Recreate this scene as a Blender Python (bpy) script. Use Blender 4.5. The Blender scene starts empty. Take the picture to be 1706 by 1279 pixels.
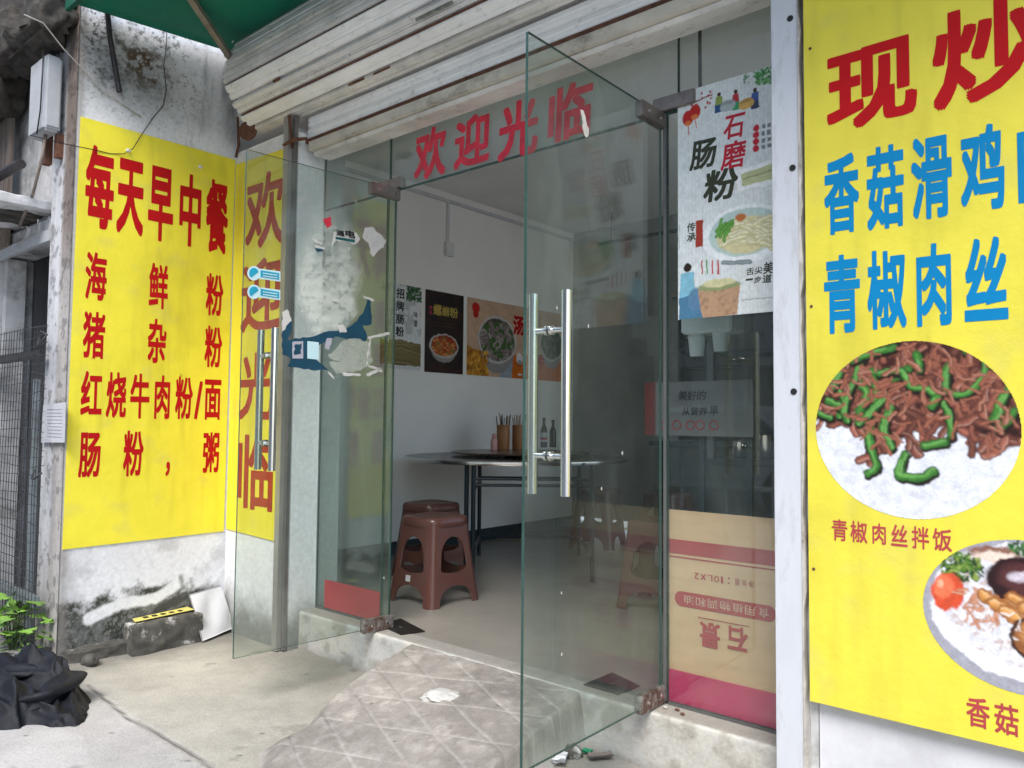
import bpy, bmesh, math, random
import numpy as np
from mathutils import Vector, Matrix
R_ = math.radians
rnd = random.Random(7)
SC = bpy.context.scene
COL = SC.collection

# ------------------------------------------------------------------ camera
F_PX, CXP, CYP = 1283.0, 853.0, 639.5
def _ray(px, py): return np.array([px-CXP, -(py-CYP), -F_PX])
_up = _ray(1090, -25400); _up /= np.linalg.norm(_up)
_xm = _ray(-650, 688.); _X = -_xm; _X = _X - _up*_X.dot(_up); _X /= np.linalg.norm(_X)
_Y = np.cross(_up, _X)
RM = np.array([_X, _Y, _up])
CAM = np.array([0, -2.4932, 1.0])
cd = bpy.data.cameras.new("camera"); cam = bpy.data.objects.new("camera", cd); COL.objects.link(cam)
cam.matrix_world = Matrix.Translation(Vector(CAM)) @ Matrix(RM.tolist()).to_4x4()
cd.sensor_width = 36; cd.lens = F_PX/1706*36; cd.clip_end = 1000; cd.clip_start = .02
SC.camera = cam

# ------------------------------------------------------------------ light
w = bpy.data.worlds.new("World"); SC.world = w; w.use_nodes = True
nt = w.node_tree; bg = nt.nodes["Background"]
sky = nt.nodes.new("ShaderNodeTexSky"); sky.sky_type = 'NISHITA'; sky.sun_disc = False
SUN_EL, SUN_AZ = 52, 150       # azimuth clockwise from +Y (north): light comes from the street
sky.sun_elevation = R_(SUN_EL); sky.sun_rotation = R_(SUN_AZ)
sky.air_density = 1.0; sky.dust_density = 1.6; sky.ozone_density = 1.0
nt.links.new(sky.outputs[0], bg.inputs[0]); bg.inputs[1].default_value = 0.15
sd = bpy.data.lights.new("sun", 'SUN'); so = bpy.data.objects.new("sun", sd); COL.objects.link(so)
sd.energy = 1.5; sd.angle = R_(25); sd.color = (1, .985, .96)
_d = Vector((math.sin(R_(SUN_AZ))*math.cos(R_(SUN_EL)), math.cos(R_(SUN_AZ))*math.cos(R_(SUN_EL)), math.sin(R_(SUN_EL))))
so.rotation_euler = (-_d).to_track_quat('-Z', 'Y').to_euler()
vs = SC.view_settings; vs.view_transform = 'Standard'; vs.look = 'None'; vs.gamma = 1; vs.use_curve_mapping = False
vs.exposure = 1.18
SC.render.engine = 'CYCLES'
cy = SC.cycles; cy.max_bounces = 10; cy.transparent_max_bounces = 24; cy.diffuse_bounces = 6; cy.glossy_bounces = 4
cy.use_denoising = True; cy.sample_clamp_indirect = 6

# ------------------------------------------------------------------ measuring helpers (photo ray meets a real plane)
def on(px, py, ax, v):
    r = RM @ _ray(px, py); t = (v-CAM[ax])/r[ax]; return CAM+r*t
def onpl(px, py, p0, n):
    r = RM @ _ray(px, py); n = np.array(n, float); t = (np.array(p0)-CAM).dot(n)/r.dot(n); return CAM+r*t

# ------------------------------------------------------------------ materials
def s2l(c):
    c = np.asarray(c, float); return np.where(c <= .04045, c/12.92, ((c+.055)/1.055)**2.4)
def H(h): return tuple(s2l([int(h[i:i+2], 16)/255 for i in (0, 2, 4)]))
def base_nodes(name):
    m = bpy.data.materials.new(name); m.use_nodes = True; n = m.node_tree; b = n.nodes["Principled BSDF"]; return m, n, b
def noise(n, scale, detail=5, rough=.6, coord='Object', stretch=None):
    tc = n.nodes.new("ShaderNodeTexCoord"); t = n.nodes.new("ShaderNodeTexNoise")
    t.inputs["Scale"].default_value = scale; t.inputs["Detail"].default_value = detail; t.inputs["Roughness"].default_value = rough
    if stretch:
        mp = n.nodes.new("ShaderNodeMapping"); mp.inputs["Scale"].default_value = stretch
        n.links.new(tc.outputs[coord], mp.inputs[0]); n.links.new(mp.outputs[0], t.inputs[0])
    else: n.links.new(tc.outputs[coord], t.inputs[0])
    return t.outputs[0]
def ramp(n, src, stops):
    r = n.nodes.new("ShaderNodeValToRGB"); e = r.color_ramp.elements
    e[0].position, e[0].color = stops[0][0], (*stops[0][1], 1); e[1].position, e[1].color = stops[-1][0], (*stops[-1][1], 1)
    for p, c in stops[1:-1]:
        k = e.new(p); k.color = (*c, 1)
    n.links.new(src, r.inputs[0]); return r.outputs[0]
def mixc(n, fac, a, b, mode='MIX'):
    x = n.nodes.new("ShaderNodeMix"); x.data_type = 'RGBA'; x.blend_type = mode
    for s, v in ((x.inputs[0], fac), (x.inputs[6], a), (x.inputs[7], b)):
        if isinstance(v, (float, int)): s.default_value = v
        elif isinstance(v, tuple): s.default_value = (*v, 1)
        else: n.links.new(v, s)
    return x.outputs[2]
def bump(n, b, src, strength=.3, dist=.005):
    u = n.nodes.new("ShaderNodeBump"); u.inputs["Strength"].default_value = strength; u.inputs["Distance"].default_value = dist
    n.links.new(src, u.inputs["Height"]); n.links.new(u.outputs[0], b.inputs["Normal"])
def M(name, col, rough=.6, metal=0, var=.12, scale=9, bmp=.15, dirt=None, dscale=3, damt=(.55, .75), stretch=None, spec=.5, rv=.1):
    m, n, b = base_nodes(name)
    c = ramp(n, noise(n, scale, stretch=stretch), [(.3, tuple(x*(1-var) for x in col)), (.7, tuple(min(1, x*(1+var)) for x in col))])
    if dirt is not None:
        f = ramp(n, noise(n, dscale, 8, .7, stretch=stretch), [(damt[0], (0, 0, 0)), (damt[1], (1, 1, 1))])
        c = mixc(n, f, c, dirt)
    n.links.new(c, b.inputs["Base Color"])
    rr = n.nodes.new("ShaderNodeMapRange"); n.links.new(noise(n, scale*2.3), rr.inputs[0])
    rr.inputs[3].default_value = max(.02, rough-rv); rr.inputs[4].default_value = min(1, rough+rv); n.links.new(rr.outputs[0], b.inputs["Roughness"])
    b.inputs["Metallic"].default_value = metal; b.inputs["Specular IOR Level"].default_value = spec
    if bmp: bump(n, b, noise(n, scale*6, 6), bmp, .003)
    return m
def MA(name, rough=.7, fine=60, fvar=.12, bmp=.4, bd=.004, spec=.3, bscale=None):
    """colour from the painted attribute 'col' with fine grain on top"""
    m, n, b = base_nodes(name)
    a = n.nodes.new("ShaderNodeAttribute"); a.attribute_name = 'col'
    g = ramp(n, noise(n, fine, 8, .7), [(.25, (1-fvar,)*3), (.75, (1+fvar,)*3)])
    n.links.new(mixc(n, 1.0, a.outputs[0], g, 'MULTIPLY'), b.inputs["Base Color"])
    b.inputs["Roughness"].default_value = rough; b.inputs["Specular IOR Level"].default_value = spec
    if bmp: bump(n, b, noise(n, bscale or fine*.6, 10, .65), bmp, bd)
    return m
def glass_mat(name, tint, haze=.04, extra=0.0, smudge=3, hazecol=(.45, .5, .45)):
    m = bpy.data.materials.new(name); m.use_nodes = True; n = m.node_tree; n.nodes.clear(); L = n.links
    out = n.nodes.new("ShaderNodeOutputMaterial"); tr = n.nodes.new("ShaderNodeBsdfTransparent"); tr.inputs[0].default_value = (*tint, 1)
    gl = n.nodes.new("ShaderNodeBsdfGlossy"); gl.inputs["Roughness"].default_value = .015; gl.inputs[0].default_value = (.95, 1, .97, 1)
    lw = n.nodes.new("ShaderNodeLayerWeight"); lw.inputs[0].default_value = .5
    p = n.nodes.new("ShaderNodeMath"); p.operation = 'POWER'; p.inputs[1].default_value = 5; L.new(lw.outputs["Facing"], p.inputs[0])
    q = n.nodes.new("ShaderNodeMath"); q.operation = 'MULTIPLY_ADD'; q.inputs[1].default_value = .95; q.inputs[2].default_value = .045+extra; L.new(p.outputs[0], q.inputs[0])
    q.use_clamp = True
    mx = n.nodes.new("ShaderNodeMixShader"); L.new(q.outputs[0], mx.inputs[0]); L.new(tr.outputs[0], mx.inputs[1]); L.new(gl.outputs[0], mx.inputs[2])
    df = n.nodes.new("ShaderNodeBsdfDiffuse"); df.inputs[0].default_value = (*hazecol, 1)
    f = ramp(n, noise(n, smudge, 8, .65, stretch=(1, 1, .35)), [(.35, (haze*.3,)*3), (.55, (haze,)*3), (.78, (haze*4.5,)*3)])
    m2 = n.nodes.new("ShaderNodeMixShader"); L.new(f, m2.inputs[0]); L.new(mx.outputs[0], m2.inputs[1]); L.new(df.outputs[0], m2.inputs[2])
    L.new(m2.outputs[0], out.inputs[0]); return m

YEL = (.87, .755, .055)
RED = (.47, .004, .007)
MT = dict(
    edge=M('glass_edge', (.03, .075, .06), .25, var=.2, bmp=0),
    glass=glass_mat('shop_glass', (.90, .94, .92), .022, extra=.012),
    doorglass=glass_mat('door_glass', (.88, .915, .895), .034),
    steel=M('brushed_steel', (.78, .77, .74), .2, 1, .04, 40, .03, stretch=(8, 8, .5)),
    patch=M('aged_steel_fitting', (.30, .26, .235), .38, .8, .25, 14, .1, dirt=(.1, .05, .03), dscale=20),
    rust=M('rusty_steel', (.14, .06, .035), .8, .2, .5, 30, .5, dirt=(.05, .03, .025), dscale=15),
    red=M('red_print', RED, .6, var=.06, bmp=0, spec=.2), blue=M('blue_print', (.0, .21, .46), .6, var=.06, bmp=0, spec=.2),
    redfade=M('faded_red_film', (.66, .03, .06), .45, var=.25, scale=18, bmp=0),
    redwash=M('weathered_red_print', (.40, .025, .012), .5, var=.2, scale=10, bmp=0),
    black=M('black_print', (.012, .012, .012), .5, bmp=0), dark=M('dark_ink', (.03, .035, .015), .5, bmp=0),
    gold=M('gold_print', (.45, .33, .06), .5, bmp=0), white=M('white_print', (.75, .75, .75), .5, bmp=0), pinkish=M('pink_print', (.6, .05, .12), .5, bmp=0),
    alu=M('white_aluminium', (.60, .62, .66), .35, .0, .08, 5, .15, dirt=(.30, .30, .29), dscale=5, damt=(.52, .78), stretch=(2, 1, .5)),
    grime=M('grimy_plaster', (.55, .55, .55), .85, var=.2, scale=6, bmp=.5, dirt=(.12, .12, .10), dscale=4, damt=(.48, .7)),
    whitew=M('white_interior_plaster', (.89, .87, .82), .8, var=.04, scale=2, bmp=.1),
    ceil=M('interior_ceiling', (.86, .84, .80), .85, var=.05, scale=2, bmp=.05),
    dado=M('dark_teal_skirting', (.025, .045, .05), .5, var=.2),
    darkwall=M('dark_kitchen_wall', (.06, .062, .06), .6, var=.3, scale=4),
    plastic=M('maroon_plastic', (.118, .049, .038), .26, var=.03, scale=4, bmp=.0, rv=.03),
    tabletop=M('dark_tabletop', (.05, .045, .04), .25, var=.2), blacksteel=M('dark_steel_tube', (.012, .022, .028), .35, .3, .2),
    bamboo=M('bamboo', (.36, .16, .055), .4, var=.25, scale=20, bmp=.1, stretch=(1, 1, .2)),
    stick=M('chopstick_wood', (.35, .22, .12), .5), stickdark=M('dark_chopstick', (.03, .04, .03), .5),
    pinkbottle=M('pink_plastic', (.75, .40, .38), .4, var=.05, bmp=0), sauce=M('dark_sauce_glass', (.012, .008, .006), .08, var=.1, bmp=0),
    labelw=M('bottle_label', (.6, .58, .55), .5, bmp=0), 
    green=M('green_tarpaulin', (.004, .085, .048), .6, var=.2, scale=2, bmp=.2),
    canopyframe=M('galvanised_bar', (.28, .25, .20), .6, .3, .3, 12, .2, dirt=(.13, .07, .04), dscale=9),
    slatw=M('roller_slat_white', (.88, .875, .86), .5, .0, 0.1, 3.5, .1, dirt=(0.4, 0.36, 0.31), dscale=17, damt=(.56, .82), stretch=(1.0, 1.6, 1.6)),
    slatg=M('roller_slat_grey', (.66, .655, .64), .5, .0, 0.25, 3.5, .1, dirt=(0.22, 0.2, 0.18), dscale=17, damt=(.56, .82), stretch=(1.0, 1.6, 1.6)),
    slatb=M('roller_slat_beige', (.66, .635, .585), .5, .0, 0.25, 3.5, .1, dirt=(0.2, 0.16, 0.13), dscale=17, damt=(.56, .82), stretch=(1.0, 1.6, 1.6)),
    card=M('corrugated_cardboard', (.66, .41, .25), .75, var=.08, scale=5, bmp=.1, stretch=(1, 1, 4)),
    cardred=M('red_ink_on_cardboard', (.42, .045, .05), .7, var=.08, bmp=0), pinkboard=M('pink_board', (.55, .025, .12), .5, var=.12, scale=6, bmp=.05),
    paper=M('white_paper', (.72, .73, .75), .8, var=.05, bmp=.2), lime=M('yellow_tape', (.66, .58, .16), .5, var=.1),
    greenscrap=M('green_scrap', (.02, .25, .12), .5), net=M('black_netting', (.009, .010, .014), .55, var=.5, scale=30, bmp=.8, spec=.3),
    leaf=M('leaf', (.17, .32, .05), .5, var=.25, scale=15, bmp=.1), stem=M('stem', (.06, .1, .03), .7),
    wire=M('wire_mesh_steel', (.05, .052, .055), .6, .3), pipe=M('dark_pipe', (.035, .032, .034), .5, .2, .4, 20, .3, dirt=(.10, .06, .04), dscale=12),
    cable=M('black_cable', (.012, .012, .012), .5), ivory=M('ivory_cable', (.45, .43, .38), .5),
    teal=M('weathered_teal_paint', (.17, .20, .21), .6, var=.25, scale=12, bmp=.3, dirt=(.08, .06, .05), dscale=8),
    wood=M('weathered_wood', (.20, .16, .13), .8, var=.35, scale=20, bmp=.4, stretch=(3, 3, .3)),
    boxw=M('weathered_white_metal', (.44, .455, .47), .45, var=.08, bmp=.1, dirt=(.25, .24, .22), dscale=3),
    rubble=M('mossy_rubble', (.055, .048, .04), .95, var=.6, scale=16, bmp=1.0, dirt=(.03, .03, .025), dscale=6),
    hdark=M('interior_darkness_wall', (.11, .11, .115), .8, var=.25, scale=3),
    frost=M('clear_plastic_cup', (.55, .58, .60), .3, var=.05, bmp=0),
    rock=M('white_stone', (.50, .485, .45), .85, var=.2, scale=18, bmp=.6, dirt=(.3, .28, .25), dscale=12),
    concrete=M('old_concrete_block', (.085, .08, .068), .95, var=.5, scale=14, bmp=1.0, dirt=(.5, .49, .46), dscale=9, damt=(.56, .64)),
    asphalt=M('old_concrete_road', (.42, .41, .39), .9, var=.2, scale=20, bmp=.3),
    frame=M('grey_anodised_frame', (.16, .165, .16), .4, .5, .1, bmp=0),
    board=M('faded_grey_board', (.15, .145, .15), .6, var=.08, bmp=0),
    ledge=M('aged_beige_ledge', (.58, .54, .46), .7, var=.15, scale=14, bmp=.3, dirt=(.20, .17, .13), dscale=10, stretch=(.6, 1, 1)),
    teddark=M('torn_teal_poster', (.006, .055, .095), .55, var=.2, scale=10, bmp=.1),
    torn=M('torn_paper', (.60, .57, .53), .8, var=.12, scale=25, bmp=.2), tornv=M('torn_violet_paper', (.42, .40, .45), .8, var=.12, scale=25),
    sticker=M('blue_sticker', (.02, .33, .48), .4, var=.1, bmp=0), stickerw=M('white_sticker', (.55, .75, .78), .4, var=.05, bmp=0),
    mould=MA('painted_old_wall', .9, 45, .16, .5, .006), groundm=MA('paving_concrete', .95, 110, .2, .8, .006), rampm=MA('ramp_concrete', .95, 130, .16, .7, .004),
    print=MA('glossy_print', .42, 4, .03, 0, spec=.4), signm=MA('yellow_vinyl', .5, 3, .07, .5, .02, .28, 2.2), shopfl=M('worn_shop_floor', (.26, .24, .205), .33, var=.12, scale=2.2, bmp=.06, dirt=(.20, .19, .165), dscale=3),
    pinkwall=M('pink_render', (.64, .56, .52), .8, var=.1, scale=2), winglass=M('far_window_glass', (.05, .06, .07), .1, bmp=0),
    bark=M('bark', (.10, .08, .06), .9, bmp=.4), foliage=M('tree_foliage', (.045, .085, .025), .6, var=.4, scale=2), carp=M('silver_car_paint', (.45, .46, .48), .25, .5, .03, bmp=0),
    tyre=M('tyre_rubber', (.02, .02, .02), .9), peel=M('peeled_paint_edge', (.5, .47, .42), .8, var=.3, scale=14, bmp=.4, dirt=(.15, .1, .06), dscale=10),
)
def film_mat(name, col, amt, scale=14, hi=.6, painted=False):
    """translucent dried glue film with worn gaps"""
    m = bpy.data.materials.new(name); m.use_nodes = True; n = m.node_tree; n.nodes.clear(); L = n.links
    out = n.nodes.new("ShaderNodeOutputMaterial"); tr = n.nodes.new("ShaderNodeBsdfTransparent"); df = n.nodes.new("ShaderNodeBsdfDiffuse"); df.inputs[0].default_value = (*col, 1)
    f = ramp(n, noise(n, scale, 8, .7), [(.3, (amt*.35,)*3), (.5, (amt,)*3), (hi+.15, (min(1, amt*1.25),)*3)])
    if painted:
        at = n.nodes.new("ShaderNodeAttribute"); at.attribute_name = 'col'; f = at.outputs["Fac"]
    mx = n.nodes.new("ShaderNodeMixShader"); L.new(f, mx.inputs[0]); L.new(tr.outputs[0], mx.inputs[1]); L.new(df.outputs[0], mx.inputs[2]); L.new(mx.outputs[0], out.inputs[0]); return m
MT['glue'] = film_mat('dried_glue_film', (.66, .68, .60), .62, painted=True); MT['glue2'] = film_mat('milky_glue_film', (.50, .52, .45), .5)

# ------------------------------------------------------------------ object helpers
def tag(o, label=None, cat=None, group=None, kind=None):
    if label: o['label'] = label
    if cat: o['category'] = cat
    if group: o['group'] = group
    if kind: o['kind'] = kind
    return o
def thing(name, label, cat, loc=(0, 0, 0), group=None, rz=0):
    o = bpy.data.objects.new(name, None); COL.objects.link(o); o.location = loc; o.rotation_euler = (0, 0, rz); o.empty_display_size = .05
    return tag(o, label, cat, group)
def wloc(p):
    v = Vector((0, 0, 0))
    while p is not None: v += Vector(p.location); p = p.parent
    return v
class MB:
    def __init__(s): s.v = []; s.f = []; s.mi = []; s.col = None
    def add(s, vs, fs, mi=0):
        k = len(s.v); s.v += [tuple(map(float, v)) for v in vs]; s.f += [tuple(k+i for i in f) for f in fs]; s.mi += [mi]*len(fs); return s
    def box(s, x0, x1, y0, y1, z0, z1, mi=0):
        return s.add([(x, y, z) for z in (z0, z1) for y in (y0, y1) for x in (x0, x1)], [(0, 2, 3, 1), (4, 5, 7, 6), (0, 1, 5, 4), (2, 6, 7, 3), (0, 4, 6, 2), (1, 3, 7, 5)], mi)
    def quad(s, a, b, c, d, mi=0): return s.add([a, b, c, d], [(0, 1, 2, 3)], mi)
    def tube(s, pts, r, n=10, mi=0, cap=True):
        pts = [Vector(p) for p in pts]; rr = r if hasattr(r, '__len__') else [r]*len(pts); vs = []; fs = []
        t0 = (pts[1]-pts[0]).normalized(); a = t0.orthogonal().normalized()
        for i, p in enumerate(pts):
            t = ((pts[min(i+1, len(pts)-1)]-p).normalized()+(p-pts[max(i-1, 0)]).normalized())
            t = t.normalized() if t.length > 1e-6 else t0
            a = (a-t*a.dot(t)); a = a.normalized() if a.length > 1e-6 else t.orthogonal().normalized(); b = t.cross(a)
            for k in range(n): q = 2*math.pi*k/n; vs.append(p+(a*math.cos(q)+b*math.sin(q))*rr[i])
        for i in range(len(pts)-1):
            for k in range(n): fs.append((i*n+k, i*n+(k+1) % n, (i+1)*n+(k+1) % n, (i+1)*n+k))
        if cap: fs.append(tuple(range(n))[::-1]); fs.append(tuple((len(pts)-1)*n+k for k in range(n)))
        return s.add(vs, fs, mi)
    def lathe(s, prof, c, n=24, mi=0):
        vs = []; fs = []
        for r, z in prof:
            for k in range(n): q = 2*math.pi*k/n; vs.append((c[0]+r*math.cos(q), c[1]+r*math.sin(q), c[2]+z))
        for i in range(len(prof)-1):
            for k in range(n): fs.append((i*n+k, i*n+(k+1) % n, (i+1)*n+(k+1) % n, (i+1)*n+k))
        fs.append(tuple(range(n))[::-1]); fs.append(tuple((len(prof)-1)*n+k for k in range(n)))
        return s.add(vs, fs, mi)
    def prismx(s, prof, x0, x1, mi=0):
        n = len(prof); vs = [(x0, y, z) for y, z in prof]+[(x1, y, z) for y, z in prof]
        fs = [(i, (i+1) % n, n+(i+1) % n, n+i) for i in range(n)]+[tuple(range(n))[::-1], tuple(range(n, 2*n))]
        return s.add(vs, fs, mi)
    def slab(s, pts, nrm, th, mi=0, mi_side=None):
        """flat outline given thickness along nrm"""
        nrm = Vector(nrm).normalized()*th; n = len(pts); vs = [Vector(p) for p in pts]+[Vector(p)+nrm for p in pts]
        s.add(vs, [tuple(range(n))[::-1], tuple(range(n, 2*n))], mi)
        return s.add(vs, [(i, (i+1) % n, n+(i+1) % n, n+i) for i in range(n)], mi if mi_side is None else mi_side)
    def build(s, name, mats, parent=None, smooth=False, fixn=True, bev=0):
        me = bpy.data.meshes.new(name); off = wloc(parent)
        me.from_pydata([(v[0]-off.x, v[1]-off.y, v[2]-off.z) for v in s.v], [], s.f)
        mats = mats if isinstance(mats, (list, tuple)) else [mats]
        for m in mats: me.materials.append(m)
        me.polygons.foreach_set('material_index', s.mi)
        if fixn or bev:
            b = bmesh.new(); b.from_mesh(me)
            if fixn: bmesh.ops.recalc_face_normals(b, faces=b.faces)
            if bev: bmesh.ops.bevel(b, geom=list(b.edges), offset=bev, segments=2, affect='EDGES', clamp_overlap=True)
            b.to_mesh(me); b.free()
        if smooth: me.polygons.foreach_set('use_smooth', [True]*len(me.polygons))
        if smooth == 'auto': me.set_sharp_from_angle(angle=R_(38))
        me.update(); o = bpy.data.objects.new(name, me); COL.objects.link(o); o.parent = parent; return o
def bx(name, mat, parent, *b, bev=0, **k): return MB().box(*b).build(name, mat, parent, bev=bev)

# numpy noise
def vnoise(x, y, seed=0):
    r = np.random.RandomState(seed); T = r.rand(256, 256); xi = np.floor(x).astype(int); yi = np.floor(y).astype(int)
    fx = x-xi; fy = y-yi; fx = fx*fx*(3-2*fx); fy = fy*fy*(3-2*fy); g = lambda a, b: T[a & 255, b & 255]
    return (g(xi, yi)*(1-fx)+g(xi+1, yi)*fx)*(1-fy)+(g(xi, yi+1)*(1-fx)+g(xi+1, yi+1)*fx)*fy
def fbm(x, y, s=1, o=5, seed=0, k=.55):
    t = 0; a = 1; n = 0
    for i in range(o): t = t+a*vnoise(x*s+13.7*i, y*s+7.1*i, seed+i); n += a; a *= k; s *= 2.03
    return t/n
def sst(a, b, x): t = np.clip((x-a)/(b-a), 0, 1); return t*t*(3-2*t)
def grid_obj(name, P, C, mat, parent=None, smooth=True, back=None, kind=None):
    """P (h,w,3) points, C (h,w,3) linear colours -> one sheet with painted colours; optional thickness vector"""
    h, w_ = P.shape[:2]; off = np.array(wloc(parent)); V = (P-off).reshape(-1, 3); idx = np.arange(h*w_).reshape(h, w_)
    q = np.stack([idx[:-1, :-1], idx[:-1, 1:], idx[1:, 1:], idx[1:, :-1]], -1).reshape(-1, 4); Cc = C.reshape(-1, 3)
    if back is not None:
        b = np.array(back); V = np.vstack([V, V+b]); Cc = np.vstack([Cc, Cc*.8]); n = h*w_
        bd = np.concatenate([idx[0, :], idx[1:, -1], idx[-1, -2::-1], idx[-2:0:-1, 0]]); bn = np.roll(bd, -1)
        corners = [idx[0, 0], idx[0, -1], idx[-1, -1], idx[-1, 0]]
        q = np.vstack([q, np.stack([bd, bn, bn+n, bd+n], 1), [[c+n for c in corners]]])
    me = bpy.data.meshes.new(name); me.vertices.add(len(V)); me.vertices.foreach_set('co', V.ravel()); me.loops.add(q.size); me.loops.foreach_set('vertex_index', q.ravel().astype(np.int32))
    me.polygons.add(len(q)); me.polygons.foreach_set('loop_start', np.arange(0, q.size, 4, dtype=np.int32)); me.polygons.foreach_set('use_smooth', np.full(len(q), smooth))
    me.update(calc_edges=True); at = me.color_attributes.new('col', 'FLOAT_COLOR', 'POINT'); at.data.foreach_set('color', np.hstack([np.clip(Cc, 0, 1), np.ones((len(Cc), 1))]).ravel().astype(np.float32))
    me.materials.append(mat); o = bpy.data.objects.new(name, me); COL.objects.link(o); o.parent = parent
    if kind: o['kind'] = kind
    return o

# ------------------------------------------------------------------ lettering
_G = {}
def glyphs(jobs):
    """bold letter shapes: the regular outline laid down at small shifts all round"""
    tmp = []
    for ch, off in jobs:
        if (ch, off) in _G: continue
        c = bpy.data.curves.new('glyph', 'FONT'); c.body = ch; c.resolution_u = 3
        o = bpy.data.objects.new('glyph', c); COL.objects.link(o); tmp.append((ch, off, o, c))
    dg = bpy.context.evaluated_depsgraph_get()
    for ch, off, o, c in tmp:
        e = o.evaluated_get(dg); m = e.to_mesh(); v = np.array([x.co[:2] for x in m.vertices]); f = [tuple(p.vertices) for p in m.polygons]; e.to_mesh_clear()
        off2 = off*.95; V = []; Fc = []
        K_ = [(0, 0)]+[(1, 0), (-1, 0), (0, 1), (0, -1), (.94, .94), (-.94, .94), (.94, -.94), (-.94, -.94)] if off > .012 else [(0, 0)]
        for j, (a, b) in enumerate(K_): V.append(np.column_stack([v+np.array([a, b])*off2, np.full(len(v), j)])); Fc += [tuple(i+j*len(v) for i in q) for q in f]
        v = np.vstack(V); lo, hi = v[:, :2].min(0), v[:, :2].max(0); v[:, :2] = (v[:, :2]-lo)/(hi-lo+1e-9); _G[(ch, off)] = (v, Fc)
    for ch, off, o, c in tmp: bpy.data.objects.remove(o); bpy.data.curves.remove(c)
def put_char(mb, ch, off, O, U, V, shear=0, mi=0, flip=False):
    """glyph stretched on the rectangle O + u*U + v*V"""
    glyphs([(ch, off)]); g, f = _G[(ch, off)]; O, U, V = map(np.array, (O, U, V))
    u, v = g[:, 0], g[:, 1]
    if flip: u, v = 1-u, 1-v
    nn = np.cross(U, V); nn = nn/(np.linalg.norm(nn)+1e-12)
    P = O+np.outer(u+shear*v, U)+np.outer(v, V)+np.outer(g[:, 2]*2.5e-5, nn); mb.add(P, f, mi)
def sign_chars(name, items, plane, mat, parent, off=.025, shear=0, eps=.0005):
    """items: (char, x0, x1, ytop, ybot) photo measurements of each glyph; plane: function (px,py)->point, normal"""
    fn, nrm = plane; nrm = np.array(nrm)
    for ch, x0, x1, yt, yb in items:
        mb = MB()
        xc, yc = (x0+x1)/2, (yt+yb)/2
        a, b, t, d = fn(x0, yc), fn(x1, yc), fn(xc, yt), fn(xc, yb); U = b-a; U[2] = 0; V = np.array([0, 0, t[2]-d[2]])
        O = (a+b)/2-U/2; O[2] = d[2]; put_char(mb, ch, off, O+nrm*eps, U, V, shear)
        mb.build('character', mat, parent, fixn=False)
def row_chars(mb, text, x0, z0, wd, ht, gap, O, ux, nrm, off=.02, eps=.0015, vertical=False, flip=False, mi=0):
    """text laid in a row (or column) in a plane whose horizontal axis is ux"""
    ux = np.array(ux, float); O = np.array(O, float)+np.array(nrm)*eps; x, z = x0, z0
    for ch in text:
        if ch != ' ': put_char(mb, ch, off, O+ux*x+np.array([0, 0, z]), ux*wd*(.45 if ch in '1:.,' else 1), [0, 0, ht], flip=flip, mi=mi)
        if vertical: z -= ht+gap
        else: x += wd+gap

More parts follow.
